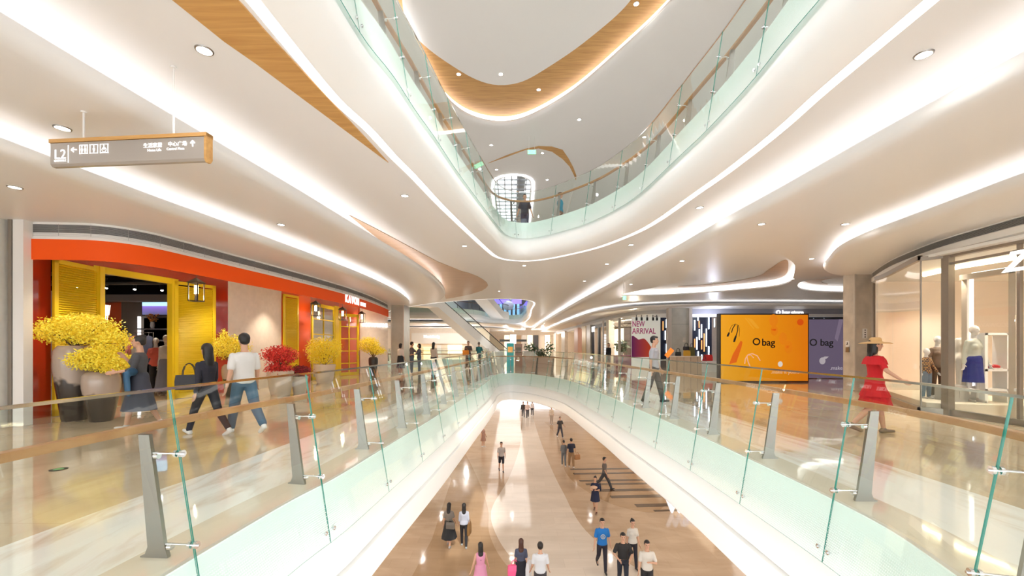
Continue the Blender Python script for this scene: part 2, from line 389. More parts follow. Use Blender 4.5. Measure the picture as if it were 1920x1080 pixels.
# ---------------------------------------------------------------- level 1 floor
mb = MB(); mb.slab([(-20, 4), (26, 4), (26, 110), (-20, 110)], [], -6.2, -6); struct(mb.build('floor', M['floor1']))
def zone(name, pts, m, z=-5.996, t=.004):
    mb = MB(); mb.slab(pts, [], z-t, z); return struct(mb.build(name, m))
A = Curve([(-20, 60), (-9, 48), (-5, 36), (-2.6, 27), (-1.1, 19.6), (-.9, 17), (-.2, 14.6), (1.1, 12.6), (3.2, 11.2), (5, 10), (5.5, 4)])
zone('trim_1', pl(A)+[(-6, 4), (-3.3, 13), (-3.1, 16.5), (-3.4, 24), (-9, 40)], M['floor1d'])
B = Curve([(9, 24), (6.4, 19.2), (5.0, 19.9), (4.0, 21.6), (3.3, 24), (3.2, 27), (3.8, 33), (3.2, 42)])
zone('trim_2', [(p.x, p.y) for p in B.p]+[(9, 42)], M['floor1d'], -5.997)
C = Curve([(-.95, 19.3), (-.2, 24), (.6, 32), (1.1, 45), (1.6, 70), (2.6, 70), (2.2, 45), (2.3, 30), (2.6, 22), (3.2, 16.5), (5.5, 12.8), (9, 11.4), (9, 10), (5.2, 10.5), (3, 11.6), (1.2, 12.9), (0, 15), (-.7, 17.2)], True, .3)
zone('trim_3', pl(C), M['floor1l'], -5.995)
for k, (y, x0, th) in enumerate([(25.7, 3.55, .16), (24.8, 3.6, .18), (23.5, 3.75, .17), (22.9, 4.0, .17), (21.9, 4.5, .2), (20.95, 4.9, .22), (19.8, 5.8, .22), (19.25, 6.45, .12)]):
    zone('trim_%d' % (4+k), [(x0, y), (11, y+.35), (11, y+.35+th*1.7), (x0-.02, y+th*1.7)], M['stripe'], -5.992)
# ---------------------------------------------------------------- level 2 slab, fascia
e2o = pl(E2, -.02)
mb = MB(); mb.slab(RECT, [e2o, pl(V2)], -.12, 0); struct(mb.build('floor.001', M['floor2']))
n2 = len(E2.p)
mb = E2.strip([(-.02, .004), (-.42, .004)]); struct(mb.build('trim_12', M['band1']))
mb = E2.strip([(-.42, .003), (-1.55, .003)]); struct(mb.build('trim_13', M['band2']))
F2 = [(-.02, .006), (.02, .006), (.02, -.06), (.03, -.5), (.06, -.62), (.12, -.78), (.17, -.90), (.18, -.96), (.14, -.97), (.14, -.995), (.21, -1.0), (.235, -1.2), (.23, -1.36), (.20, -1.4), (-.3, -1.42)]
mb = E2.strip(F2, ms=[1]+[0]*13); struct(mb.build('trim_14', [M['fascia'], M['fin'], M['ledw']], smooth=35))
mb = MB(); mb.slab([(-20, NY0), (26, NY0), (26, NY1), (-20, NY1)], [pl(E2, -.25), pl(V2, -.2)], -1.44, -1.40); struct(mb.build('ceiling', M['ceil']))
FV2 = [(0, .004), (.03, 0), (.03, -.5), (.15, -.8), (.15, -1.4), (-.25, -1.42)]
struct(V2.strip(FV2).build('trim_15', M['fascia'], smooth=35))
# ---------------------------------------------------------------- level 3 slab, fascia
mb = MB(); mb.slab(RECT, [pl(E3, -.02), pl(V3)], 5.88, 6.0); struct(mb.build('floor.002', M['floor3']))
F3 = [(-.02, 6.006), (.02, 6.006), (.02, 5.94), (.04, 5.45), (.06, 5.38), (.14, 5.28), (.20, 5.14), (.22, 5.0), (.19, 4.88), (.12, 4.79), (0, 4.72), (-.13, 4.68), (-.19, 4.665), (-.20, 4.74), (-.31, 4.74), (-.32, 4.655)]
mb = E3.strip(F3, ms=[1]+[0]*12+[2, 2]); struct(mb.build('trim_16', [M['fascia'], M['metal'], M['ledw']], smooth=35))
FV3 = [(0, 6.004), (.03, 6), (.04, 5.4), (.16, 5.2), (.2, 5.0), (.1, 4.76), (-.16, 4.67), (-.17, 4.73), (-.27, 4.73), (-.28, 4.655)]
struct(V3.strip(FV3, ms=[0]*6+[0, 2, 2]).build('trim_17', [M['fascia'], M['metal'], M['ledw']], smooth=35))
mb = MB(); mb.slab(RECT, [pl(E3, -.31), pl(V3, -.26)], 4.66, 4.72); struct(mb.build('ceiling.001', M['ceil']))
# ---------------------------------------------------------------- stepped level 2 ceilings with light coves
def cove(name, curve, corners, zb, ztop, holes=(), m=M['ceil'], led=True):
    poly = pl(curve, -.30)+corners
    mb = MB(); mb.plate(poly, holes, zb)
    h = ztop-zb
    prof = [(-.30, zb), (-.16, zb+.004), (-.07, zb+.03), (-.02, zb+.08), (0, zb+.13), (0, ztop), (-.04, ztop), (-.045, ztop-.08), (-.45, ztop-.08)]
    curve.strip(prof, mb)
    o = struct(mb.build(name, m, smooth=35))
    if led:
        l = curve.strip([(-.20, ztop-.075), (-.20, ztop-.05), (-.30, ztop-.05), (-.30, ztop-.075)])
        lo = l.build('light_strip', M['led']); lo.parent = o
    return o
leafh = [pl(LEAF1), pl(LEAF2)]
cove('ceiling.002', LIP1L, [(-17, -9)], 4.20, 4.40)
cove('ceiling.003', LIP2L, [(-17, -9)], 3.86, 4.02)
cove('ceiling.004', LIP1R, [(26, -9), (26, 75)], 4.20, 4.40, leafh)
cove('ceiling.005', LIP2RN, [(26, -9)], 3.86, 4.02)
cove('ceiling.006', LIP2RF, [(28, 75)], 3.86, 4.02)
cove('ceiling.007', LIP1F, [(-17, 75)], 4.20, 4.40)
cove('ceiling.008', LIP2F, [(-17, 75)], 3.86, 4.02)
# leaf shaped recesses in the right hand ceiling
for i, lf in enumerate((LEAF1, LEAF2)):
    mb = MB(); mb.plate(pl(lf, -.0), [], 4.50)
    lf.strip([(0, 4.2), (.0, 4.26), (.0, 4.42), (.0, 4.5)], mb, [0, 1, 1])
    struct(mb.build('ceiling.%03d' % (9+i), [M['ceil'], mat('lit_cove_%d' % i, (1, .96, .93), .5, emit=1.1)], smooth=35))
WL = [(8.3, 21.6), (9.4, 21.9), (11.1, 20.5), (11.8, 19.4), (11.7, 18.4), (10.3, 15.9), (9.5, 14.8), (10.1, 16.8), (10.6, 18.4), (10.3, 19.8), (9.6, 20.9)]
mb = MB(); mb.slab(pl(Curve(WL, True, .2)), [], 4.485, 4.495); struct(mb.build('trim_18', M['woodp']))
mb = MB(); mb.slab(pl(Curve([(12.9, 18.8), (13.2, 17.6), (16.5, 17.3), (14.6, 18.2), (14.2, 19.6), (15.5, 20.9), (14.5, 20.6)], True, .2)), [], 4.485, 4.495); struct(mb.build('trim_19', M['woodp']))
# oak inlays in the ceiling beside the atrium
def inlay(name, px, z, m, t=.012, up=True):
    pts = [onz(a, b, z) for a, b in px]
    mb = MB(); mb.slab([(p.x, p.y) for p in pts], [], z-t, z+.004); return struct(mb.build(name, m))
inlay('trim_20', [(728, 304), (700, 283), (640, 238), (560, 178), (480, 118), (420, 76), (328, 2), (200, -100), (60, -215), (240, -215), (340, -110), (435, -12), (455, 8), (500, 60), (560, 124), (620, 188), (680, 252)], 4.655, M['wood'])
inlay('trim_21', [(655, 403), (700, 426), (760, 458), (820, 490), (865, 508), (880, 512), (895, 518), (906, 524), (913, 530), (915, 535), (911, 540), (903, 545), (893, 548), (880, 552), (850, 558), (836, 560), (832, 548), (822, 532), (800, 512), (770, 490), (730, 464), (690, 432)], 4.655, M['woodp'])
# ---------------------------------------------------------------- level 3 ceiling: raised well with oak ring, arch recess, skylights
Wc = Curve([(.5, -2), (-2.0, -1), (-3.2, 3), (-3.3, 8), (-3.05, 11.8), (-2.72, 14.4), (-2.38, 16.1), (-1.68, 17.2), (-.6, 17.7), (.28, 17.5), (1.93, 15.9), (3.28, 13.6), (4.26, 11.5), (5.0, 8.5), (4.6, 3), (3, -1)], True, .2)
Rc = Curve([(-2.0, 26), (-1.9, 23), (-1.2, 21.8), (-.44, 20.6), (.4, 19.9), (1.24, 19.9), (2.48, 21.1), (3.35, 23.4), (3.65, 25.4), (3.8, 29), (3.6, 36), (2.2, 42), (-.5, 42.5), (-2, 37)], True, .25)
mb = MB(); mb.slab(RECT, [pl(Wc, -.3), pl(Rc, 0)], 10.65, 10.7); struct(mb.build('ceiling.011', M['ceil']))
LW = [(-.30, 10.65), (-.14, 10.655), (-.05, 10.69), (0, 10.74), (.01, 10.80)]
mb = Wc.strip(LW+[(.01, 10.81), (-.14, 10.83), (-.14, 11.06)], ms=[0]*4+[0, 0, 1]); struct(mb.build('trim_22', [M['ceil'], M['ledw']], smooth=35))
Wi = Curve([(.8, 9.3), (-1, 9.4), (-2.6, 10.6), (-3.12, 12.7), (-2.7, 13.7), (-2.16, 14.4), (-1.29, 15.3), (-.53, 15.65), (.25, 15.5), (1.44, 14.4), (2.43, 13.2), (3.34, 11.6), (3.2, 10), (2.2, 9.2)], True, .2)
mb = MB(); mb.slab(pl(Wc, -.14), [pl(Curve([(.5, 1), (-2, 2), (-2.5, 5), (-2, 8), (.8, 8.7), (3.2, 8), (3.8, 5), (3, 2)], True, .3))], 11.06, 11.1); struct(mb.build('trim_23', M['wood']))
mb = MB(); mb.slab(pl(Wi), [], 11.035, 11.058); struct(mb.build('ceiling.012', M['ceil']))
mb = MB(); mb.slab([(-2.6, 20.0), (3.9, 20.0), (3.9, 43), (-2.6, 43)], [[(-1.0, 25), (-.8, 24.2), (-.2, 23.7), (.5, 23.7), (.95, 24.2), (1.1, 25), (1.1, 40), (-1.0, 40)]], 10.9, 10.94); struct(mb.build('ceiling.013', M['ceil']))
struct(Rc.strip([(0, 10.65), (0, 10.9)]).build('trim_24', M['white'], smooth=35))
inlay('trim_25', [(915, 306), (950, 291), (985, 279), (1010, 274), (1035, 275), (1055, 281), (1066, 297), (1075, 314), (1081, 330), (1080, 338), (1076, 328), (1068, 312), (1055, 298), (1035, 284), (1010, 278), (985, 281), (950, 294)], 10.645, M['wood'])
Sk = Curve([(-1.2, 40), (-1.2, 25), (-1.0, 24), (-.3, 23.45), (.6, 23.45), (1.15, 24), (1.32, 25), (1.32, 40)])
struct(Sk.strip([(-.02, 10.895), (-.17, 10.895), (-.17, 10.87), (-.02, 10.87)]).build('light_cove_ring', M['ledw']))
sk = thing('skylight', 'bright glazed skylight with thin steel grid beyond the upper gallery', 'skylight', (0, 32, 11.2))
mb = MB(); mb.box((.05, 32, 11.22), (2.4, 17, .02)); mb.build('glazing', M['shopglass'], sk)
mb = MB()
for i in range(22): mb.box((.05, 24+i*.75, 11.12), (2.4, .05, .09))
for i in range(5): mb.box((-.85+i*.42, 32, 11.12), (.045, 17, .09))
mb.box((.55, 32, 11.5), (.5, 17, .3))
for x in (-1.15, 1.25): mb.box((x, 32, 11.07), (.1, 17, .3))
mb.build('steel_grid', mat('grey_steel', (.35, .36, .38), .5), sk)
# glowing panels added under the slab to make bright reflections in the lower floor
for k, (y0, y1) in enumerate([(28.6, 37), (39, 50), (52, 66), (68, 108)]):
    mb = MB(); mb.slab([(-2.1, y0), (1.3, y0), (1.3, y1), (-2.1, y1)], [], -1.475, -1.445); struct(mb.build('floor_reflection_panel', mat('reflection_glow_%d' % k, (1, 1, 1), .5, emit=.95, ecol=(1, .98, .96))))
# outer walls
def wall(name, a, b, z0, z1, m, t=.2):
    mb = MB(); a, b = Vector((*a, 0)), Vector((*b, 0)); mb.bar(a+Vector((0, 0, (z0+z1)/2)), b+Vector((0, 0, (z0+z1)/2)), t, z1-z0); return struct(mb.build(name, m))
wall('wall_left.010', (NX0-.1, NY0), (NX0-.1, NY1), 0, 12, M['wall']); wall('wall_right.010', (NX1+.1, NY0), (NX1+.1, NY1), 0, 12, M['wall'])
wall('wall_far', (NX0, NY1), (NX1, NY1), 0, 12, M['wall'])
wall('wall_left.011', (-9.5, 4), (-9.5, 110), -6, -1.4, M['wall']); wall('wall_right.011', (11, 4), (11, 110), -6, -1.4, M['wall'])
wall('wall_left.012', (-8.5, NY0), (-8.5, NY1), 6, 10.7, M['white']); wall('wall_right.012', (9.5, NY0), (9.5, NY1), 6, 10.7, M['white'])
# ================================================================ BALUSTRADES
GO = lambda h: .035-h*.165                       # offset of the leaning glass at height h above the floor
def balustrade(name, label, curve, zf, d0, d1, step, hb=-.6, ht=1.2, posts=True, full=True, group=None, hr=.92):
    p0, n0 = curve.at(d0)
    root = thing(name, label, 'balustrade', (p0.x, p0.y, zf), group=group)
    k = int(round((d1-d0)/step)); seams = [d0+step*i for i in range(k+1)]
    for a, b in zip(seams, seams[1:]):
        mb = MB(); mb.suv = []; S = max(2, int((b-a)/.2)); hs = [hb, 0, ht]
        for side in (-.005, .005):
            base = len(mb.v)
            for i in range(S+1):
                d = a+.006+(b-a-.012)*i/S; p, n = curve.at(d)
                for h in hs: q = p+n*(GO(h)+side); mb.v.append((q.x, q.y, zf+h)); mb.suv.append((d, h, 0))
            for i in range(S):
                for j in range(2): mb.f.append((base+i*3+j, base+i*3+j+1, base+i*3+3+j+1, base+i*3+3+j)); mb.m.append(0 if j else 1)
        N = (S+1)*3
        for i in (0, S):
            for j in range(2): mb.f.append((i*3+j, i*3+j+1, N+i*3+j+1, N+i*3+j)); mb.m.append(2)
        for j in (0, 2):
            for i in range(S): mb.f.append((i*3+j, i*3+3+j, N+i*3+3+j, N+i*3+j)); mb.m.append(2)
        mb.build('glass_panel', [M['glass'], M['frit'], M['gedge']], root, norm=False)
    for d in seams:
        p, n = curve.at(d); t = Vector((-n.y, n.x))
        V = lambda o, h, s=0: Vector((p.x+n.x*o+t.x*s, p.y+n.y*o+t.y*s, zf+h))
        if posts:
            prof = [(-.37, .0), (-.17, 0), (-.165, .014), (-.19, .10), (-.305, hr-.05), (-.385, hr-.05), (-.315, .08), (-.335, .03), (-.37, .014)]
            mb = MB(); a = [V(o, h, -.014) for o, h in prof]; b = [V(o, h, .014) for o, h in prof]
            mb.rings([a, b]); po = mb.build('post', M['metal'], root)
            if full:
                for h, o in ((.74, -.27), (.10, -.17)):
                    mb = MB(); g = GO(h)
                    mb.cyl(V(o-.03, h), V(g+.045, h), .009); mb.cyl(V(g+.012, h), V(g+.03, h), .026, n=14); mb.cyl(V(g-.03, h), V(g-.012, h), .026, n=14)
                    mb.cyl(V(o+.0, h-.02), V(o+.03, h-.02), .022, n=12)
                    mb.build('glass_clamp', M['chrome'], po, smooth=40)
        if full:
            for s in (-.07, .07):
                mb = MB(); g = GO(-.47); mb.cyl(V(.0, -.47, s), V(g+.035, -.47, s), .008); mb.cyl(V(g+.01, -.47, s), V(g+.025, -.47, s), .022, n=12)
                mb.build('glass_bolt', M['chrome'], root, smooth=40)
    def sub(sec, m, nm):
        k2 = max(4, int((d1-d0)/.25)); mb = MB(); rs = []
        for i in range(k2+1):
            p, n = curve.at(d0+(d1-d0)*i/k2); rs.append([(p.x+n.x*o, p.y+n.y*o, zf+h) for o, h in sec])
        mb.rings(rs); mb.build(nm, m, root, smooth=40)
    o = -.365; sub([(o-.035, hr-.03), (o+.03, hr-.03), (o+.038, hr), (o+.03, hr+.022), (o-.03, hr+.022), (o-.04, hr)], M['rail'], 'handrail')
    g = GO(ht); sub([(g-.011, ht-.012), (g+.011, ht-.012), (g+.011, ht+.008), (g-.011, ht+.008)], M['chrome'] if full else M['metal'], 'top_edge_strip')
    return root
def dist_at(curve, x, y):
    return curve.len[min(range(len(curve.p)), key=lambda i: (curve.p[i]-Vector((x, y))).length)]
dl = dist_at(E2, -2.256, 3.04); dr = dist_at(E2, 3.13, 4.12); dm = dist_at(E2, -.06, 23.2)
st = 1.56; nl = round((dm-dl)/st); sl = (dm-dl)/nl; nr = round((dr-dm)/st); sr = (dr-dm)/nr
balustrade('balustrade', 'leaning glass balustrade with oak handrail along the left edge of the middle level opening', E2, 0, dl-sl, dm, sl)
balustrade('balustrade', 'leaning glass balustrade with oak handrail along the right edge of the middle level opening', E2, 0, dm, dr+sr*2, sr)
d3l = dist_at(E3, -2.12, 3.8); d3m = dist_at(E3, .1, 15.6); d3r = dist_at(E3, 3.6, 4.6)
balustrade('balustrade', 'upper gallery glass balustrade with oak handrail, left side of the opening overhead', E3, 6, d3l, d3m, (d3m-d3l)/8)
balustrade('balustrade', 'upper gallery glass balustrade with oak handrail, curving round the end and right side overhead', E3, 6, d3m, d3r, (d3r-d3m)/8)
balustrade('balustrade', 'distant balustrade round the far middle level opening beside the escalator', V2, 0, 0, V2.L, V2.L/24, full=False)
balustrade('balustrade', 'distant upper gallery balustrade seen through the far ceiling opening', V3, 6, 0, V3.L, V3.L/34, full=False)
# ================================================================ CEILING DOWNLIGHTS
def ceil_lamp(proto, loc, r, power, rest=False):
    x, y, z = loc
    if proto is None:
        t = thing('downlight', None, 'ceiling light', loc)
        mb = MB(); mb.lathe((x, y, z), [(r*.80, .0), (r*.84, -.012), (r, -.010), (r*1.04, .0)], n=28, caps=False); mb.build('trim_ring', M['metal'], t, smooth=40)
        mb = MB(); mb.lathe((x, y, z), [(.001, -.004), (r*.8, -.004)], n=24, caps=False); mb.build('lamp_disc', M['lamp'], t)
    else: t = copy_thing(proto, loc)
    lamp('SPOT', 'downlight_and_fill_beam', (x, y, z-.03), power, (1, .975, .95), .05, spot=150)
    return t
DL = None
def dl_set(pix, z, label, group, power=26, r=.085):
    global DL
    for a, b in pix:
        p = onz(a, b, z)
        if DL is None: DL = ceil_lamp(None, p, r, power); t = DL
        else: t = ceil_lamp(DL, p, r, power)
        tag(t, label, 'ceiling light', group)
dl_set([(383, 94)], 4.658, 'round recessed downlight above the hanging sign, nearest the oak inlay', None)
dl_set([(1732, 102)], 4.658, 'large round recessed downlight in the ceiling at the upper right', None)
dl_set([(117, 240)], 4.198, 'round recessed downlight left of the sign suspension rod', None)
def dl_each(items, z, group, power=26):
    for a, b, lab in items: dl_set([(a, b)], z, lab, group, power)
dl_each([(759, 367, 'nearest of three small downlights between the atrium edge and the oak inlay on the left'), (871, 461, 'middle of three small downlights in the left ceiling, before the pale oak leaf inlay'),
         (983, 498, 'small downlight directly under the rounded end of the upper gallery')], 4.658, 'downlights round the atrium edge')
dl_each([(1312, 389, 'small downlight in the right ceiling strip, nearest of those beside the atrium edge'), (1183, 459, 'small downlight in the right ceiling strip, second along from the camera'),
         (1138, 495, 'small downlight in the right ceiling strip, third along from the camera'), (1096, 527, 'small downlight in the right ceiling strip, farthest of its row'),
         (936, 546, 'small downlight just right of the tip of the pale oak leaf inlay')], 4.658, 'downlights round the atrium edge')
dl_each([(1428, 420, 'downlight in the right stepped ceiling above the orange bag screen'), (1585, 420, 'downlight beside the curved light cove that wraps the glass corner shop'),
         (1279, 489, 'small downlight left of the leaf shaped ceiling recess'), (1522, 485, 'small downlight between the leaf recess and the curved corner cove'),
         (1183, 533, 'small downlight above the green exit sign on the right'), (1486, 523, 'small downlight between the two leaf shaped ceiling recesses'),
         (527, 421, 'small downlight in the left stepped ceiling above the orange fascia')], 4.198, 'downlights in the stepped ceiling')
dl_set([(28, 351)], 3.858, 'round downlight in the low ceiling above the grey grille at far left', None, 14)
dl_each([(1086, 224, 'upper gallery downlight right of the white rim of the ceiling well'), (921, 272, 'upper gallery downlight below left of the ceiling well tip'),
         (1208, 257, 'upper gallery downlight seen through the right hand glass')], 10.648, 'downlights in the upper gallery ceiling', 30)
dl_set([(939, 139)], 11.03, 'small bright downlight at the tip of the raised grey ceiling well', None, 30)
dl_each([(860, 139, 'oak ring downlight on the left bend'), (1010, 168, 'oak ring downlight right of the tip'), (1193, 7, 'oak ring downlight at the top right end')], 11.055, 'downlights in the oak ring', 25)
dl_each([(1017, 287, 'arched recess downlight beside the exit sign'), (931, 318, 'arched recess downlight left of the skylight'), (1026, 337, 'arched recess downlight right of the skylight'),
         (1075, 379, 'arched recess downlight low on the right behind the railing')], 10.898, 'downlights in the arched recess', 30)
# bare fill spots added to brighten the halls, with no fixtures of their own
for x, y in [(-8, 1), (-8, 4.5), (-5.5, -2), (6.5, 1), (6.5, -4), (-8, 16), (-8, 20), (6.5, 18), (14, 20), (18, 20), (6.8, 24), (7, 35), (-5, 25.5), (6.4, 45), (-14, 54), (-8, 54), (-3, 58), (1, 70), (5, 60)]:
    lamp('SPOT', 'downlight_and_fill_beam', (x, y, 3.8 if abs(x) > 7 else 4.15), 64, (1, .97, .94), .06, spot=150)
for x, y in ((-6, 40), (-8, 47), (-6, 55), (2.5, 45), (2.5, 55), (0, 67), (-4, 64)): lamp('SPOT', 'gallery_fill', (x, y, 10.6), 240, (.97, .98, 1), .08, spot=150)  # extra spots added to brighten the far upper gallery
for x in (-6, -3.6, 5.2, 7.5):
    for y in (2, 6, 10, 14, 18, 23, 30): lamp('SPOT', 'gallery_fill', (x, y, 10.6), 50, (.985, .99, 1), .08, spot=150)  # grid of spots added to lift the dark upper level
for x in (-5, 5.5, 0):
    for y in (8, 13, 18, 24, 30, 37, 45, 55):
        if x == 0 and y < 24: continue
        lamp('SPOT', 'lower_level_fill', (x, y, -1.5), 46, (1, .97, .94), .08, spot=150)  # spots added under the slab to light the lower floor
# ================================================================ HANGING SIGN
a = at(393, 308, 4.79); b = at(102, 318, 4.96)
L = (Vector((a.x, a.y))-Vector((b.x, b.y))).length; rz = math.atan2(a.y-b.y, a.x-b.x)
sg = thing('hanging_sign', 'grey directional sign with oak top edge hung on two white rods', 'sign', ((a.x+b.x)/2, (a.y+b.y)/2, 3.53), rz)
hx = L/2
mb = MB(); mb.rings([[(x, y, z) for y, z in ((-.02, .035), (-.04, .06), (-.04, .30), (.04, .30), (.04, .06), (.02, .035))] for x in (-hx, -hx+.0, hx-.03)]); mb.build('sign_panel', mat('taupe_sign_panel', (.40, .365, .33), .3, .2), sg, local=True)
mb = MB(); mb.box((-.005, 0, .325), (2*hx+.01, .10, .04)); mb.rings([[(x, y, z) for y, z in ((-.02, .02), (-.045, .06), (-.045, .345), (.045, .345), (.045, .06), (.02, .02))] for x in (hx-.03, hx)]); mb.build('oak_edge', M['wood'], sg, local=True)
mb = MB()
r1 = onz(332, 130, 4.655); r2 = onz(162, 212, 4.2)
inv = (Matrix.Translation(sg.location) @ Matrix.Rotation(rz, 4, 'Z')).inverted()
q1 = inv @ r1; q2 = inv @ r2
mb.cyl((q1.x, 0, .34), (q1.x, 0, 4.656-3.53), .011); mb.cyl((q1.x, 0, 4.64-3.53), (q1.x, 0, 4.656-3.53), .03)
mb.cyl((q2.x, 0, .34), (q2.x, 0, 4.2-3.53), .011); mb.cyl((q2.x, 0, 4.185-3.53), (q2.x, 0, 4.2-3.53), .03); mb.build('suspension_rods', M['white'], sg, smooth=40, local=True)
sw = mat('sign_white', (1, 1, 1), .5, emit=.5)
def stext(s, x, z, size, bold=0):
    t = text(s, 'lettering', (0, 0, 0), (R(90), 0, 0), size, sw, None, .002, bold=bold); t.data.transform(Matrix.Translation((x, -.043, z))); t.parent = sg; return t
stext('L2', -hx+.05, .165, .155); stext('UNIWALK', -hx+.05, .095, .034)
stext('生活家居', .20, .222, .058, .0); stext('Home Life', .25, .17, .040)
stext('中心广场', .50, .227, .058, .0); stext('Central Plaza', .485, .175, .040)
mb = MB(); F = -.044
mb.box((-hx+.232, F, .17), (.008, .004, .2))
def arrow(cx, cz, s, d):
    for p, q in (((-s, 0), (s, 0)), ((-s, 0), (-s+.6*s+.01, .75*s)), ((-s, 0), (-s+.6*s+.01, -.75*s))):
        if d == 'up': p, q = (p[1], -p[0]), (q[1], -q[0])
        mb.bar((cx+p[0], F, cz+p[1]), (cx+q[0], F, cz+q[1]), .006, .011, up=(0, 1, 0) if False else (0, 0, 1) if abs(p[0]-q[0]) > .001 else (1, 0, 0))
arrow(-hx+.305, .215, .034, 'l'); arrow(.80, .225, .034, 'up')
for i in range(3):
    cx = -hx+.425+i*.129; cz = .215; s = .048
    for p, q in (((-s, -s), (s, -s)), ((s, -s), (s, s)), ((s, s), (-s, s)), ((-s, s), (-s, -s))): mb.box((cx+(p[0]+q[0])/2, F, cz+(p[1]+q[1])/2), (abs(p[0]-q[0])+.006, .004, abs(p[1]-q[1])+.006))
    def pic(x):
        mb.cyl((x, F-.001, cz+.032), (x, F+.002, cz+.032), .008); mb.rings([[(x-.014, yy, cz+.0), (x, yy, cz+.022), (x+.014, yy, cz), (x+.004, yy, cz-.04), (x-.004, yy, cz-.04)] for yy in (F-.001, F+.002)])
    if i == 0: pic(cx-.02); pic(cx+.02)
    elif i == 1: pic(cx)
    else:
        mb.cyl((cx-.005, F-.001, cz+.034), (cx-.005, F+.002, cz+.034), .007); mb.box((cx-.004, F, cz+.005), (.008, .004, .036)); mb.box((cx+.01, F, cz-.005), (.03, .004, .007))
        mb.tube([(cx+.026*math.cos(t*.5), F, cz-.014+.026*math.sin(t*.5)) for t in range(-5, 8)], .003, 5)
mb.build('pictograms', sw, sg, local=True)
# green exit signs
ge = mat('exit_green', (.25, .8, .45), .4, emit=.9)
def exit_sign(loc, w_, h_, ztop, label):
    t = thing('exit_sign', label, 'exit sign', loc)
    mb = MB(); mb.box(loc, (w_, .05, h_)); mb.build('sign_box', ge, t)
    mb = MB()
    for s in (-.35, .35): mb.cyl((loc[0]+w_*s, loc[1], loc[2]+h_/2), (loc[0]+w_*s, loc[1], ztop), .008)
    mb.build('suspension_rods', M['white'], t)
    x, y, z = loc; y -= .03; mb = MB(); k = h_
    mb.cyl((x+.02, y, z+.3*k), (x+.02, y-.004, z+.3*k), .08*k); mb.bar((x, y, z+.2*k), (x-.03, y, z-.05*k), .004, .1*k); mb.bar((x-.03, y, z-.05*k), (x+.06*1, y, z-.15*k), .004, .07*k); mb.bar((x-.03, y, z-.05*k), (x-.09, y, z-.32*k), .004, .07*k); mb.bar((x+.06, y, z-.15*k), (x+.04, y, z-.38*k), .004, .06*k)
    mb.box((x-.4*w_, y, z), (.1*w_, .004, .4*k)); mb.box((x+.4*w_, y, z), (.1*w_, .004, .4*k)); mb.build('running_figure', M['white'], t)
exit_sign((.87, 18.7, 9.98), .36, .17, 10.65, 'green exit sign hanging before the arched oak rim')
exit_sign((4.72, 17.9, 3.5), .14, .16, 4.66, 'small green exit sign hanging on thin rods over the right walkway')
# ================================================================ ORANGE AND YELLOW HOME SHOP, LEFT
M['orange'] = mat('orange_fascia_paint', (.95, .105, .006), .55, spec=.2)
M['red'] = mat('glossy_red_lacquer', (.42, .035, .012), .08, spec=.6, coat=.6)
M['redo'] = mat('glossy_orange_red_lacquer', (.70, .085, .015), .08, spec=.6, coat=.6)
M['yel'] = mat('yellow_shutter_paint', (.80, .58, .012), .42)
M['warmlamp'] = mat('warm_lamp', (1, .95, .8), .5, emit=7, ecol=(1, .84, .55))
sc_ = pl(KAV)
# low soffit bulkhead, air grille, orange band
mb = KAV.strip([(0, 3.86), (0, 3.82)]); struct(KAV.strip([(.02, 3.53), (.02, 3.58), (0, 3.59), (0, 3.60)], mb).build('trim_30', M['white'], smooth=40))
gr = thing('ventilation_grille', 'long curved grey louvred air grille above the orange fascia', 'air grille', (-7.5, 9, 3.6))
mb = KAV.strip([(-.06, 3.58), (-.06, 3.84)]); mb.build('backing', mat('grille_backing', (.2, .2, .2), .7), gr, smooth=40)
mb = MB()
for k in range(11): KAV.solid([(-.05, 3.607+k*.0205), (.005, 3.600+k*.0205), (.005, 3.606+k*.0205), (-.05, 3.613+k*.0205)], mb)
d = .05
while d < KAV.L: p, n = KAV.at(d); mb.cyl((p.x+n.x*.008, p.y+n.y*.008, 3.6), (p.x+n.x*.008, p.y+n.y*.008, 3.83), .004, n=6); d += .55
mb.build('louvre', M['grille'], gr, smooth=40)
fa = thing('shop_fascia', 'curved bright orange shop fascia band with white lettering', 'shop sign', (-7.5, 9, 3.14))
KAV.solid([(.0, 3.14), (.035, 3.14), (.035, 3.53), (0, 3.53)]).build('band', M['orange'], fa, smooth=40)
tw = mat('lit_letters', (1, 1, 1), .5, emit=.9, ecol=(1, .97, .93))
def curve_text(s, curve, d, z, size, parent, step, m=tw, o=.05, sx=1, bold=.004):
    for ch in s:
        if ch != ' ':
            p, n = curve.at(d); ang = math.atan2(n.y, n.x)+math.pi/2
            text(ch, 'letter', (p.x+n.x*o, p.y+n.y*o, z), (R(90), 0, ang), size, m, parent, .012, 'CENTER', sx, bold)
        d += step*(.55 if ch == ' ' else 1)
d0 = dist_at(KAV, -6.65, 17.05)
curve_text('KAVON', KAV, d0, 3.36, .42, fa, .30, sx=.85, bold=.008); curve_text('HOME', KAV, d0+1.62, 3.31, .22, fa, .19)
mb = MB(); mb.slab(sc_+[(-8.3, 24.2), (-10.2, 17), (-10.2, 8.2)], [], 3.60, 3.66); struct(mb.build('ceiling.020', M['white']))
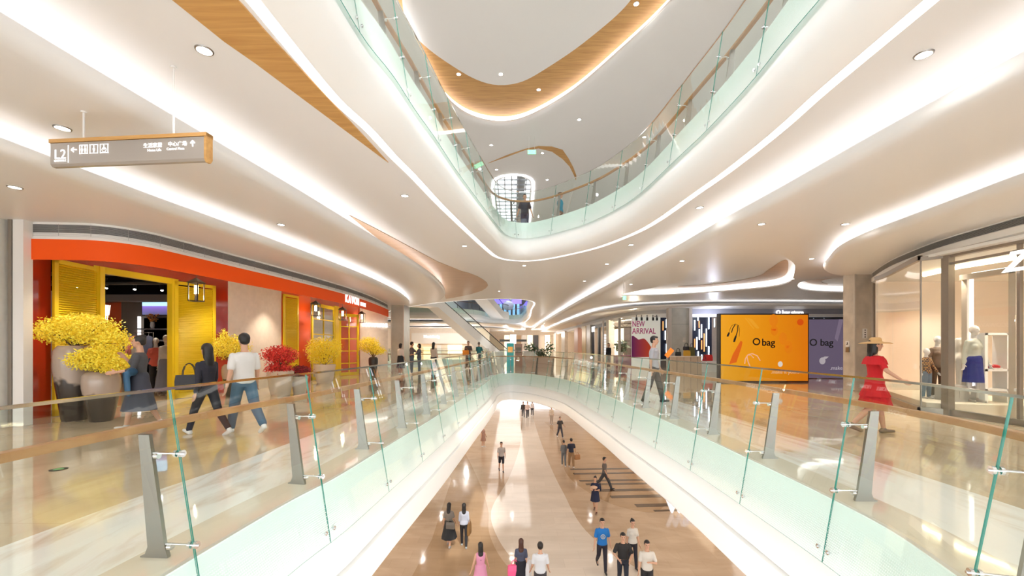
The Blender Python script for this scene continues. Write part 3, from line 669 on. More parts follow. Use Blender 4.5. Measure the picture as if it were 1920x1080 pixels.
# shop wall, set back behind the band
def wseg(name, pts, z0, z1, m, t=.12, smooth=False):
    c = MB(); P = [Vector(p) for p in pts]; rs = []
    for i, p in enumerate(P):
        dd = (P[min(i+1, len(P)-1)]-P[max(0, i-1)]).normalized(); n = Vector((-dd.y, dd.x))*t
        rs.append([(p.x, p.y, z0), (p.x, p.y, z1), (p.x+n.x, p.y+n.y, z1), (p.x+n.x, p.y+n.y, z0)])
    c.rings(rs); return struct(c.build(name, m, smooth=smooth))
wseg('wall_left', [(-9.85, 8.35), (-9.78, 9.05)], 0, 3.6, M['red'])
wseg('wall_left.001', [(-9.78, 9.05), (-9.5, 12.0), (-9.12, 13.7)], 3.34, 3.6, M['red'])
wseg('wall_left.002', [(-9.32, 12.9), (-9.12, 13.72)], 0, 3.34, M['red'])
cc = [(-9.12, 13.7), (-8.96, 14.0), (-8.84, 14.4), (-8.77, 14.9), (-8.73, 15.5), (-8.70, 16.1)]
wseg('wall_left.003', cc, 0, 3.6, M['wall'], smooth=60)
wseg('wall_left.004', [(-8.70, 16.1), (-8.55, 17.0), (-8.50, 18.0)], 0, 3.6, M['redo'])
wseg('wall_left.005', [(-8.50, 18.0), (-8.52, 21.0)], 3.34, 3.6, M['red'])
wseg('wall_left.006', [(-8.52, 21.0), (-8.35, 23.4)], 0, 3.6, M['redo'])
wseg('wall_left.007', [(-8.30, 23.3), (-7.12, 24.45)], 0, 3.86, M['wall'])
# stone pillars
def pillar(name, x0, x1, y0, y1, z1, m, label_trim=True):
    mb = MB(); mb.box(((x0+x1)/2, (y0+y1)/2, z1/2), (x1-x0, y1-y0, z1), m=0)
    for x in (x0+.02, x1-.02): mb.box((x, y0-.02, z1/2), (.05, .06, z1), m=1)
    return struct(mb.build(name, [m, M['fin']]))
pillar('wall_left.008', -7.02, -6.28, 24.8, 26.2, 3.86, M['stoneg'])
pillar('wall_left.009', -12.5, -9.48, 7.88, 8.1, 3.86, mat('pale_stone_panel', (.76, .76, .72), .25, var=.04))
mb = MB(); mb.box((-9.38, 8.06, 1.93), (.06, .2, 3.86), m=0); mb.box((-9.24, 8.06, 1.93), (.20, .16, 3.86), m=1); struct(mb.build('trim_31', [M['bronze'], M['white']]))
t = text('SCOWAVANS', 'shop_letters', (-8.16, 23.3, 2.63), (R(90), 0, math.atan2(1.15, 1.18)), .30, tw, None, .02, sx=.80, bold=.008); tag(t, 'white letter sign on the peach wall beside the stone pillar', 'shop sign')
# louvred shutters
def shutter(loc, rz, w_, h_, label):
    s = thing('louvred_shutter', label, 'shutter', loc, rz, 'yellow louvred shutters')
    mb = MB(); f = .09
    for x in (-w_/2+f/2, w_/2-f/2): mb.box((x, 0, h_/2), (f, .05, h_))
    for z in (f, h_-f/2, ): mb.box((0, 0, z if z > 1 else f*.8), (w_, .05, f*1.6 if z < 1 else f))
    mb.build('frame', M['yel'], s, local=True)
    mb = MB(); z = f*1.7
    while z < h_-f*1.1:
        mb.box((0, 0, z), (w_-2*f+.01, .010, .058), rot=Matrix.Rotation(R(-38), 3, 'X')); z += .05
    mb.build('slats', M['yel'], s, local=True); return s
def along(p, q, h_, label):
    a, b = Vector(p), Vector(q); c = (a+b)/2; return shutter((c.x, c.y, 0.01), math.atan2(b.y-a.y, b.x-a.x), (b-a).length, h_, label)
along((-9.62, 8.95), (-9.72, 10.05), 3.32, 'yellow louvred shutter behind the tall black and cream jars')
along((-9.44, 11.93), (-9.0, 12.95), 3.30, 'yellow louvred shutter behind the hanging lantern and the walking couple')
along((-8.64, 16.12), (-8.50, 16.98), 3.45, 'narrow yellow louvred shutter behind the red flowers')
# yellow door frame
mb = MB(); a, b = Vector((-9.74, 10.0, 0)), Vector((-9.50, 11.95, 0))
mb.box((-9.72, 10.06, 1.68), (.14, .12, 3.36)); mb.box((-9.50, 11.9, 1.68), (.14, .12, 3.36)); mb.bar((-9.76, 9.9, 3.29), (-9.48, 12.05, 3.29), .14, .15); struct(mb.build('door_1', M['yel']))
# glazed yellow doors
def gdoor(name, p, q, h_, rows, cols, label):
    a, b = Vector((*p, 0)), Vector((*q, 0)); c = (a+b)/2; w_ = (b-a).length
    s = thing(name, label, 'door', (c.x, c.y, .01), math.atan2(b.y-a.y, b.x-a.x), 'yellow glazed shop doors')
    mb = MB(); f = .10
    for x in (-w_/2+f/2, w_/2-f/2): mb.box((x, 0, h_/2), (f, .06, h_))
    for z in (f*.8, h_-f/2): mb.box((0, 0, z), (w_, .06, f*1.5))
    for i in range(1, cols): mb.box((-w_/2+w_*i/cols, 0, h_/2), (.045, .05, h_))
    for i in range(1, rows): mb.box((0, 0, h_*i/rows), (w_, .05, .045))
    mb.build('frame', M['yel'], s, local=True)
    mb = MB(); mb.box((0, 0, h_/2), (w_-.05, .01, h_-.05)); mb.build('glass', M['shopglass'], s, local=True)
    mb = MB(); mb.tube([(w_/2-.06, -.04, 1.0), (w_/2-.06, -.08, 1.02), (w_/2-.06, -.08, 1.18), (w_/2-.06, -.04, 1.2)], .01); mb.build('handle', M['bronze'], s, local=True)
    return s
gdoor('glazed_door', (-8.48, 18.05), (-8.46, 20.3), 3.30, 5, 2, 'yellow framed glazed door standing under the first of the far lanterns')
gdoor('glazed_door', (-8.50, 20.95), (-7.83, 21.8), 3.05, 5, 2, 'open yellow framed glazed door leaf angled out towards the walkway')
mb = MB(); mb.box((-8.5, 20.62, 1.7), (.12, .5, 3.4)); struct(mb.build('door_2', M['yel']))
# lanterns
def lantern(loc, s=1, proto=None, label=''):
    if proto: return copy_thing(proto, loc, 0, label)
    t = thing('hanging_lantern', label, 'lantern', loc, 0, 'lanterns along the shop front')
    w_, h_ = .12, .48; mb = MB()
    for x in (-w_, w_):
        for y in (-w_, w_): mb.box((x, y, 0), (.022, .022, h_))
    for z in (-h_/2, h_/2):
        for q in (-w_, w_): mb.box((0, q, z), (2*w_+.022, .022, .022)); mb.box((q, 0, z), (.022, 2*w_+.022, .022))
    mb.cyl((0, 0, -h_/2), (0, 0, -.02), .018); mb.box((0, 0, -h_/2), (2*w_, .03, .02)); mb.build('cage', M['dkmetal'], t, local=True)
    mb = MB(); mb.rings([[(x*k, y*k, z) for x, y in ((-1, -1), (1, -1), (1, 1), (-1, 1))] for k, z in ((.15, h_/2), (.15, h_/2+.02), (.01, h_/2+.14))]); mb.cyl((0, 0, h_/2+.12), (0, 0, h_/2+.40), .006); mb.build('cap', M['dkmetal'], t, local=True)
    mb = MB(); mb.cyl((0, 0, -.04), (0, 0, .18), .045, n=16); mb.build('lamp_glass', M['warmlamp'], t, local=True, smooth=40)
    lamp('POINT', 'lantern_glow', (0, 0, -.12), 10, (1, .8, .55), .06, parent=t)
    return t
ln = lantern((-8.45, 11.42, 2.93), label='large lantern hanging before the yellow shutter, nearest of the four')
for c, l in (((-8.0, 17.4, 2.95), 'lantern hanging before the glazed yellow door with dark panes'), ((-7.9, 19.9, 2.93), 'lantern hanging by the meeting of the two glazed doors'), ((-8.05, 22.9, 2.97), 'farthest of the four lanterns, beside the peach wall')): lantern(c, proto=ln, label=l)
for p, e in (((-8.1, 15.0, 3.5), 150), ((-8.9, 8.9, 3.5), 120), ((-9.2, 10.6, 3.5), 70), ((-8.5, 12.4, 3.5), 120), ((-7.9, 18.0, 3.5), 120), ((-7.6, 21, 3.5), 80), ((-7.4, 23, 3.5), 80)): lamp('SPOT', 'wall_washer', p, e, (1, .82, .62), .04, rot=(0, R(-8), 0), spot=95)
# ---- interior of the shop
mb = MB(); mb.slab([(-16.8, 8.2), (-9.9, 8.2), (-9.0, 17.6), (-16.8, 17.6)], [], 3.5, 3.58); struct(mb.build('ceiling.021', mat('matt_black', (.01, .01, .01), 1, spec=0)))
wseg('wall_far.001', [(-15.55, 17.1), (-16.9, 17.1)], 0, 3.5, M['redo']); wseg('wall_far.002', [(-8.9, 17.1), (-15.55, 17.1)], 0, 3.5, mat('taupe_wall', (.17, .14, .11), .6))
mb = MB(); mb.slab([(-17, 8.2), (-9.9, 8.2), (-9.6, 12), (-9.0, 17), (-17, 17)], [], .001, .006); struct(mb.build('floor.003', wood_mat('shop_wood_floor', (.45, .27, .12), (.58, .38, .20), .15, (1, 6, 6))))
for x, y in ((-12, 10.5), (-14, 12.5), (-11.2, 13.5), (-13, 15.2), (-10.6, 15.6)): lamp('SPOT', 'track_beam', (x, y, 3.2), 70, (1, .86, .7), .05, spot=120)
lt = thing('track_light', 'black ceiling spotlight on the track inside the orange shop, leftmost', 'spotlight', (-13.2, 12.4, 3.28), 0, 'track spotlights inside the home shop')
mb = MB(); mb.cyl((0, 0, .12), (0, -.05, -.08), .045); mb.cyl((0, 0, .1), (0, 0, .22), .012); mb.build('head', M['black'], lt, local=True)
mb = MB(); mb.cyl((0, -.05, -.085), (0, -.052, -.09), .036); mb.build('bulb', M['lamp'], lt, local=True)
for i, (x, l) in enumerate(((-12.6, 'second from left'), (-12.0, 'third from left'), (-11.4, 'fourth from left'), (-10.8, 'rightmost'))): copy_thing(lt, (x, 12.4+.25*i, 3.28), .3*i, 'black ceiling spotlight on the track inside the orange shop, '+l)
mb = MB(); mb.box((-12, 14.4, 3.1), (5, .25, .22)); mb.box((-14, 14.4, 3.34), (.04, .04, .318)); mb.box((-10.4, 14.4, 3.34), (.04, .04, .318)); o = tag(mb.build('air_duct', mat('duct_grey', (.16, .14, .13), .5)), 'long grey duct and lighting track under the black shop ceiling', 'duct')
for i, (y, z, r) in enumerate(((11.2, 3.38, .05), (12.1, 3.3, .07), (13.2, 3.42, .04), (15.6, 3.2, .09))):
    mb = MB(); mb.cyl((-16, y+.4*(i % 2), z), (-9.9, y, z), r, n=10); tag(mb.build('ceiling_pipe', M['black']), 'black service pipe under the home shop ceiling, %s from the doorway' % ['first', 'second', 'third', 'fourth'][i], 'pipe')
ch = thing('crystal_lamp', 'small crystal pendant lamp hanging inside the home shop doorway', 'lamp', (-12.0, 12.6, 2.55)); mb = MB()
for i in range(14): a = i*.9; r_ = .03+.07*(i % 3)/2; mb.cyl((r_*math.cos(a), r_*math.sin(a), .15), (r_*math.cos(a)*.7, r_*math.sin(a)*.7, -.15-.05*(i % 4)), .012, n=5)
mb.build('crystals', mat('crystal', (.9, .85, .7), .1, emit=.8), ch, local=True); mb = MB(); mb.cyl((0, 0, .15), (0, 0, .95), .006, n=5); mb.build('cord', M['black'], ch, local=True)
wseg('door_3', [(-14.0-.35, 17.04), (-14.95, 17.04)], .0, 2.6, M['white'], .03)
tv = thing('wall_screen', 'wall screen showing a lavender field under blue sky', 'screen', (-14.1, 16.9, 2.8))
sm = mat('lavender_picture', (.3, .5, .8), .3, emit=.9, ecol=(.30, .50, .85)); nt = sm.node_tree; tcn = nt.nodes.new('ShaderNodeTexCoord'); sp = nt.nodes.new('ShaderNodeSeparateXYZ'); rp = nt.nodes.new('ShaderNodeValToRGB')
nt.links.new(tcn.outputs['Generated'], sp.inputs[0]); nt.links.new(sp.outputs[2], rp.inputs[0]); nt.links.new(rp.outputs[0], nt.nodes['Principled BSDF'].inputs['Emission Color'])
e = rp.color_ramp.elements; e[0].color = (.05, .04, .09, 1); e[1].color = (.25, .6, 1, 1)
for ps, cl in ((.35, (.13, .07, .30, 1)), (.50, (.20, .10, .50, 1)), (.53, (.45, .75, 1, 1))): q = e.new(ps); q.color = cl
mb = MB(); mb.box((-14.12, 16.95, 3.06), (1.1, .05, .66)); mb.build('picture', sm, tv)
mb = MB(); mb.box((-14.12, 16.99, 3.06), (1.2, .05, .74)); mb.build('casing', M['black'], tv)
sh = thing('wall_shelving', 'grey wall shelving unit with lit edge below the lavender screen', 'shelf', (-13.9, 16.8, 0))
mb = MB()
for z in (.8, 1.25, 1.7, 2.15): mb.box((-13.9, 16.85, z), (1.5, .35, .05))
mb.box((-13.9, 17.0, 1.4), (1.5, .04, 2.4)); mb.build('shelves', mat('shelf_grey', (.22, .22, .26), .4), sh)
mb = MB(); mb.box((-14.72, 16.85, 1.6), (.05, .1, 2.1)); mb.build('light_edge', M['ledw'], sh)
def vase(loc, label):
    t = thing('flower_vase', label, 'vase', loc); mb = MB(); mb.lathe((0, 0, 0), [(.05, 0), (.08, .08), (.07, .22), (.06, .26)], n=16); mb.build('vase', M['white'], t, smooth=40, local=True)
    mb = MB()
    for i in range(60):
        a = random.uniform(0, 6.28); r = random.uniform(.02, .2); z = .26+random.uniform(.02, .3); mb.ell((r*math.cos(a), r*math.sin(a), z), (.03, .03, .025), n=6, k=4)
        if i % 4 == 0: mb.cyl((0, 0, .2), (r*math.cos(a), r*math.sin(a), z), .004, n=5)
    mb.build('flowers', mat('orange_dried_flowers', (.75, .33, .06), .6), t, local=True)
vase((-14.15, 16.8, 2.176), 'white vase of orange dried flowers on the grey shelf')
cols = [(.30, .02, .03), (.75, .68, .6), (.05, .05, .06), (.35, .05, .05), (.20, .18, .18), (.8, .3, .25), (.55, .5, .45), (.10, .12, .2)]
gm = [mat('garment_cloth_%d' % i, c, .8) for i, c in enumerate(cols)]
def garment(loc, rz, i, L=.8, W=.42, label='', group=None, kind='hanging_garment'):
    t = thing(kind, label, 'clothing', loc, rz, group)
    mb = MB(); rs = []
    for z, w_, d_ in ((0, .05, .03), (-.04, .13, .04), (-.08, W/2, .05), (-.2, W/2*1.02, .06), (-.5*L, W/2*.9, .055), (-L, W/2*1.05, .07)):
        rs.append([(w_*math.cos(2*math.pi*k/10), d_*math.sin(2*math.pi*k/10)+.008*math.sin(3*k), z) for k in range(10)])
    mb.rings(rs)
    for s in (-1, 1): mb.tube([(s*W*.42, 0, -.1), (s*W*.56, 0, -.35), (s*W*.60, .01, -.6)], [.05, .045, .035], n=7)
    mb.build('cloth', gm[i % 8], t, smooth=50, local=True)
    mb = MB(); mb.tube([(0, 0, 0), (0, 0, .05), (.02, 0, .08), (0, 0, .10), (-.015, 0, .085)], .004, 5); mb.tube([(-.19, 0, -.06), (0, 0, .005), (.19, 0, -.06)], .006, 5); mb.build('hanger', M['metal'], t, local=True)
    return t
def rack(loc, rz, L, h_, label):
    t = thing('clothes_rack', label, 'clothes rack', loc, rz)
    mb = MB(); mb.tube([(-L/2, 0, .02), (-L/2, 0, h_), (L/2, 0, h_), (L/2, 0, .02)], .014, 8)
    for s in (-1, 1): mb.cyl((s*L/2, -.25, .02), (s*L/2, .25, .02), .016)
    mb.build('frame', M['metal'], t, local=True); return t
rack((-12.6, 13.9, 0.006), .1, 1.7, 1.92, 'metal clothes rack inside the home shop doorway')
nm = ['dark red blouse', 'cream cardigan', 'black coat', 'maroon dress', 'grey jumper', 'coral knit', 'beige shirt', 'navy jacket']
for i in range(8): garment((-13.3+i*.2, 13.83+i*.02, 1.82), R(70), i, .75+.1*(i % 3), .42, nm[i]+' hanging on the rack in the home shop doorway', 'garments on the home shop rack')
# ================================================================ GLASS CORNER FASHION SHOP, RIGHT
mb = ZAR.strip([(0, 3.86), (0, 3.84)]); ZAR.strip([(.0, 3.70), (.02, 3.68), (.02, 3.56), (-.05, 3.52), (-.3, 3.52)], mb); struct(mb.build('trim_40', M['white'], smooth=40))
gr = thing('ventilation_grille', 'curved dark grey louvred air grille above the glass corner shop', 'air grille', (9.4, 9, 3.7))
ZAR.strip([(-.06, 3.68), (-.06, 3.85)]).build('backing', M['black'], gr, smooth=40)
mb = MB()
for k in range(7): ZAR.solid([(-.05, 3.712+k*.0205), (.005, 3.705+k*.0205), (.005, 3.711+k*.0205), (-.05, 3.718+k*.0205)], mb)
mb.build('louvre', M['grille'], gr, smooth=40)
GZ = Curve([(10.75, 12.6), (10.5, 12.0), (9.95, 11.0), (9.45, 10.1), (9.2, 9.62)])
sw_ = thing('curved_shop_window', 'curved frameless shop window at the corner of the glass fashion shop', 'shop window', (10, 11, .2))
GZ.solid([(-.01, .12), (.01, .12), (.01, 3.45), (-.01, 3.45)]).build('glass', M['shopglass'], sw_, smooth=60)
GZ.solid([(-.04, 3.42), (.04, 3.42), (.04, 3.53), (-.04, 3.53)]).build('top_frame', M['bronze'], sw_, smooth=60)
GZ.solid([(-.04, .0), (.05, .0), (.05, .12), (-.04, .12)]).build('bottom_frame', M['metal'], sw_, smooth=60)
mb = MB(); mb.cyl((9.2, 9.6, .1), (9.2, 9.6, 3.45), .018); mb.build('corner_joint', M['bronze'], sw_)
sw2 = thing('shop_window', 'tall framed shop window of the fashion shop with thick bronze mullions', 'shop window', (9.5, 7, .1))
mb = MB(); mb.bar((9.2, 9.6, 1.75), (9.45, 9.30, 1.75), .012, 3.3); mb.bar((9.5, 9.25, 1.75), (9.5, 2, 1.75), .012, 3.3); mb.build('glass', M['shopglass'], sw2)
mb = MB(); mb.box((9.47, 9.27, 1.72), (.14, .16, 3.5)); mb.build('mullion', M['bronze'], sw2)
mb = MB(); mb.bar((9.5, 9.3, 3.45), (9.5, 0, 3.45), .12, .09); mb.bar((9.46, 9.3, 3.27), (9.46, 0, 3.27), .05, .05); mb.bar((9.2, 9.6, 3.45), (9.47, 9.28, 3.45), .08, .09); mb.build('top_frame', M['bronze'], sw2)
mb = MB(); mb.bar((9.5, 9.3, .06), (9.5, 0, .06), .12, .12); mb.bar((9.2, 9.6, .06), (9.47, 9.28, .06), .08, .12); mb.build('bottom_frame', M['metal'], sw2)
mb = MB(); mb.box((9.5, 7.98, 1.72), (.07, .05, 3.5)); mb.build('mullion', M['bronze'], sw2)
# interior
cream = mat('cream_shop_wall', (.84, .74, .63), .5)
mb = MB(); mb.box((15.6, 4, 1.75), (.1, 18, 3.5)); struct(mb.build('wall_right', cream))
mb = MB(); mb.bar((11.2, 13.1, 1.75), (15.6, 13.1, 1.75), .1, 3.5); struct(mb.build('wall_far.003', cream))
mb = MB(); mb.slab([(9.25, -9), (15.6, -9), (15.6, 13.1), (11.2, 13.1), (10.8, 12.4), (10, 11), (9.25, 9.6)], [], 3.46, 3.52); struct(mb.build('ceiling.022', M['white']))
for x, y in ((10.4, 10.2), (11.5, 8.5), (10.6, 7), (13, 9.5), (13, 6), (12.5, 11.5)): lamp('SPOT', 'shop_beam', (x, y, 3.4), 125, (1, .86, .72), .08, spot=130)
mb = MB(); mb.tube([(11.2, 11.6, 3.41), (10.9, 10.4, 3.41), (11.0, 9.2, 3.41), (11.2, 7.6, 3.41)], .04, 8); tag(mb.build('led_reflection_line', M['warmlamp']), 'curved glowing line put in for the LED reflection at the fashion shop ceiling', 'light')  # glowing tube modelled in place of an LED reflection curve
pt = thing('display_platform', 'low cream display platform inside the curved glass corner', 'display platform', (10, 10.5, 0))
mb = MB(); mb.slab([(9.32, 9.6), (9.55, 9.35), (11.3, 9.0), (12.2, 9.6), (12.3, 12.2), (10.9, 12.4), (10.6, 12.0), (10.05, 11.0)], [], 0.0, .22); mb.build('top', mat('platform_cream', (.80, .70, .58), .4), pt)
def plinth(loc, d, label, m=M['white']):
    t = thing('display_plinth', label, 'plinth', loc); mb = MB(); mb.box((0, 0, d[2]/2), d); mb.box((0, -d[1]/2-.004, d[2]/2), (d[0]*.55, .006, d[2]*.55)); mb.build('block', m, t, local=True)
plinth((10.35, 9.95, .221), (.55, .45, .36), 'grey fronted plinth block beside the child mannequins', mat('grey_plinth', (.42, .39, .36), .5))
# lit portal frame
pf = thing('lit_portal_frame', 'tall lit portal frame of cream panels inside the fashion shop', 'portal', (10.8, 9.4, 0))
mb = MB(); mb.box((10.55, 9.9, 1.6), (.12, .12, 3.1)); mb.bar((10.5, 9.95, 3.08), (10.5, 8.85, 3.08), .14, .12); mb.box((10.5, 8.9, 1.6), (.14, .13, 3.2)); mb.build('frame', mat('portal_cream', (.60, .52, .43), .4), pf)
mb = MB(); mb.box((10.56, 9.80, 1.6), (.05, .04, 2.9)); mb.bar((10.58, 9.8, 3.16), (10.58, 8.95, 3.16), .05, .02); mb.build('light_strip', M['ledw'], pf)
df = thing('display_cabinet', 'white open display cabinet with shoes on its shelf', 'display stand', (11.0, 9.7, .22))
mb = MB()
for x in (10.62, 11.12): mb.box((x, 9.7, 1.0), (.07, .30, 1.56))
for z in (.5, .95, 1.76): mb.box((10.87, 9.7, z), (.56, .30, .05))
mb.build('frame', M['white'], df)
sh2 = mat('red_shoe', (.6, .03, .04), .4)
for s in (-.06, .07):
    t = thing('sneaker', ('left' if s < 0 else 'right')+' of two red and white sneakers on the white cabinet shelf', 'shoe', (10.85+s, 9.66, .975)); mb = MB(); mb.ell((0, 0, .05), (.045, .12, .05)); mb.build('upper', sh2, t, smooth=True, local=True); mb = MB(); mb.box((0, 0, .012), (.085, .25, .024)); mb.build('sole', M['white'], t, local=True)
rack((10.9, 7.9, 0.001), R(95), 1.7, 1.95, 'clothes rail of shirts at the right edge of the fashion shop')
nm2 = ['black coat', 'white shirt', 'pale lilac shirt', 'light blue shirt', 'white blouse', 'grey shirt', 'navy coat', 'pale jacket']
gm2 = [(.02, .02, .03), (.75, .73, .75), (.6, .58, .68), (.6, .66, .75), (.8, .78, .75), (.4, .4, .42), (.04, .05, .1), (.7, .66, .6)]
save = gm; gm = [mat('shirt_cloth_%d' % i, c, .8) for i, c in enumerate(gm2)]
for i in range(8): garment((10.9+.01*i, 8.55-i*.17, 1.85), R(8), i, .85, .42, nm2[i]+' on the right hand rail, place %s from its near end' % ['eighth', 'seventh', 'sixth', 'fifth', 'fourth', 'third', 'second', 'first'][i], 'shirts on the fashion shop rail')
gm = save
tb = thing('display_table', 'low cream display table with folded clothes at the right edge', 'table', (10.4, 7.9, 0))
mb = MB(); mb.box((10.35, 8.05, .62), (.7, .9, .06)); mb.build('tabletop', M['white'], tb)
for x in (-.3, .3):
    for y in (-.4, .4): mb = MB(); mb.box((10.35+x, 8.05+y, .3), (.04, .04, .6)); mb.build('leg', M['white'], tb)
t = thing('folded_sweater', 'folded rust coloured sweater on the low display table', 'clothing', (10.3, 8.1, .65)); mb = MB(); mb.box((0, 0, .03), (.3, .35, .05)); mb.ell((0, 0, .06), (.15, .16, .03)); mb.build('cloth', mat('rust_knit', (.5, .13, .06), .8), t, local=True, smooth=True)
z_ = text('Z', 'shop_letter', (9.36, 8.13, 3.05), (R(90), 0, R(-90)), .52, tw, None, .03, shear=.35, bold=.006); tag(z_, 'large glowing slanted letter on the fashion shop glass', 'shop sign')
t = text('ARA', 'shop_letters', (9.36, 7.7, 3.05), (R(90), 0, R(-90)), .52, tw, None, .03, shear=.35, bold=.006); tag(t, 'glowing shop letters following the first large letter', 'shop sign')
# grey stone corner pillar with notices
mb = MB(); mb.box((11.80, 14.37, 1.95), (.96, .43, 3.9)); struct(mb.build('wall_right.001', M['stone']))
mb = MB()
for x in (11.35, 11.95): mb.box((x, 14.13, 1.95), (.05, .06, 3.86))
mb.box((12.0, 13.6, 1.95), (.06, .9, 3.86)); struct(mb.build('trim_41', M['fin']))
t = thing('notice_plate', 'white vertical notice with pictograms on the stone corner pillar', 'notice', (11.66, 14.1, 1.9)); mb = MB(); mb.box((0, -.0, 0), (.15, .02, .32)); mb.build('plate', M['white'], t, local=True)
mb = MB()
for k in range(4): mb.cyl((0, -.011, .11-k*.075), (0, -.014, .11-k*.075), .022, n=12)
mb.build('pictograms', M['black'], t, local=True)
t = thing('fire_call_point', 'small white screen above a grey box on the stone corner pillar', 'control panel', (11.295, 14.36, 1.5), R(-90)); mb = MB(); mb.box((0, 0, .06), (.14, .03, .2)); mb.build('screen', M['white'], t, local=True); mb = MB(); mb.box((0, 0, -.14), (.14, .03, .16)); mb.build('box', M['metal'], t, local=True); mb = MB(); mb.box((.01, -.018, .07), (.03, .004, .08)); mb.box((-.01, -.018, .04), (.05, .004, .02)); mb.build('symbol', M['black'], t, local=True)
# ================================================================ BAG SHOP SCREENS
def flat(mb, pts, y, m=0):                 # thin flat artwork piece facing -Y
    mb.rings([[(x, y, z) for x, z in pts], [(x, y-.004, z) for x, z in pts]], m=m); return mb
def ring_pts(cx, cz, rx, rz_, n=24, a0=0, a1=360): return [(cx+rx*math.cos(R(a0+(a1-a0)*i/n)), cz+rz_*math.sin(R(a0+(a1-a0)*i/n))) for i in range(n+1)]
def scr(c, e=.40): return mat('screen_%.2f_%.2f_%.2f' % c, tuple(x*.25 for x in c), .25, emit=e, ecol=c)
SB = thing('advertising_screen', 'large glowing orange screen with a bag, sandals and black lettering', 'screen', (10.24, 17.3, 0))
X0 = 8.43; W_ = 3.62; H_ = 2.80; U = lambda px: (px-960)*17.3/800; Z = lambda py: EYE+(648-py)*17.3/800
mb = MB(); mb.box((X0+W_/2, 17.45, H_/2), (W_, .26, H_)); mb.build('casing', M['black'], SB)
om = scr((.93, .33, .005)); nt = om.node_tree; tcn = nt.nodes.new('ShaderNodeTexCoord'); sp = nt.nodes.new('ShaderNodeSeparateXYZ'); rp = nt.nodes.new('ShaderNodeValToRGB')
nt.links.new(tcn.outputs['Generated'], sp.inputs[0]); nt.links.new(sp.outputs[0], rp.inputs[0]); nt.links.new(rp.outputs[0], nt.nodes['Principled BSDF'].inputs['Emission Color'])
rp.color_ramp.elements[0].color = (.92, .42, .004, 1); rp.color_ramp.elements[1].color = (.82, .20, .003, 1)
mb = MB(); mb.box((X0+W_/2, 17.31, H_/2+.01), (W_-.1, .02, H_-.12)); mb.build('picture', om, SB)
py_ = 17.296
kx = lambda x: U(1340+x*260/1920); kz = lambda y: Z(575+y*146/1078)
PT = lambda *a: [(kx(a[i]), kz(a[i+1])) for i in range(0, len(a), 2)]
mb = MB(); flat(mb, PT(360, 470, 385, 490, 370, 560, 300, 770, 200, 795, 250, 660), py_)
mb.build('bag_picture', scr((.78, .13, .004)), SB)
def stroke(mb, pts, wd, y=py_):
    for (a, b), (c, d) in zip(pts, pts[1:]): mb.bar((a, y, b), (c, y, d), wd, .006, up=(0, 1, 0))
mb = MB(); stroke(mb, PT(205, 350, 215, 300, 240, 260, 290, 238, 330, 260, 345, 320, 338, 415), .012); stroke(mb, PT(232, 360, 250, 300, 285, 245), .035); stroke(mb, PT(320, 260, 318, 330, 290, 420), .035)
flat(mb, PT(195, 350, 210, 365, 190, 415, 165, 415, 170, 390), py_); flat(mb, PT(285, 400, 305, 410, 280, 490, 255, 490, 262, 450), py_); mb.build('bag_handles', scr((.01, .01, .012), .1), SB)
mb = MB(); stroke(mb, PT(415, 790, 425, 720, 460, 665, 520, 650, 590, 680, 630, 750), .035); stroke(mb, PT(445, 680, 460, 760, 490, 830), .035); stroke(mb, PT(450, 672, 500, 670, 540, 710), .025); mb.build('pink_strap_picture', scr((.95, .50, .33)), SB)
mb = MB()
flat(mb, PT(415, 160, 430, 155, 545, 300, 535, 315), py_); flat(mb, PT(440, 150, 520, 175, 615, 290, 600, 310, 560, 290), py_, 0); mb.build('wallet_picture', scr((.93, .40, .02)), SB)
mb = MB()
for cx, cz, rx, rz_ in ((815, 190, 60, 85), (825, 330, 50, 70), (945, 440, 55, 85), (1020, 560, 55, 90)): flat(mb, [(kx(x), kz(y)) for x, y in ring_pts(cx, cz, rx, rz_)], py_)
mb.build('sandal_picture', scr((.87, .25, .006)), SB)
mb = MB(); flat(mb, [(kx(x), kz(y)) for x, y in ring_pts(1185, 215, 45, 45)], py_); flat(mb, PT(780, 310, 850, 310, 840, 335, 790, 335), py_); flat(mb, PT(975, 540, 1035, 540, 1020, 575, 980, 575), py_); mb.build('red_detail_picture', scr((.75, .09, .004)), SB)
mb = MB(); flat(mb, [(kx(x), kz(y)) for x, y in ring_pts(907, 795, 33, 38)], py_); mb.build('watch_picture', scr((.8, .75, .68)), SB)
bk = scr((.008, .008, .01), .1)
text('O', 'letter', (kx(520), py_-.01, kz(490)), (R(90), 0, 0), .40, bk, SB, .003, bold=.006); text('bag', 'letters', (kx(648), py_-.01, kz(498)), (R(90), 0, 0), .40, bk, SB, .003, bold=.006)
text('.make it yours', 'letters', (kx(775), py_-.01, kz(905)), (R(90), 0, 0), .20, scr((.95, .6, .35)), SB, .003)
SP = thing('advertising_screen', 'dull purple screen with a watch and black lettering behind the orange one', 'screen', (15, 19.3, 0))
U2 = lambda px: (px-960)*19.3/800; Z2 = lambda py: EYE+(648-py)*19.3/800; k2x = lambda x: U2(1340+x*260/1920); k2z = lambda y: Z2(575+y*146/1078)
xa, xb, zt = U2(1500), U2(1640), Z2(597)
mb = MB(); mb.box(((xa+xb)/2, 19.45, zt/2), (xb-xa, .26, zt)); mb.build('casing', M['black'], SP)
mb = MB(); mb.box(((xa+xb)/2, 19.31, zt/2-.01), (xb-xa-.1, .02, zt-.08)); mb.build('picture', scr((.125, .095, .155), .45), SP)
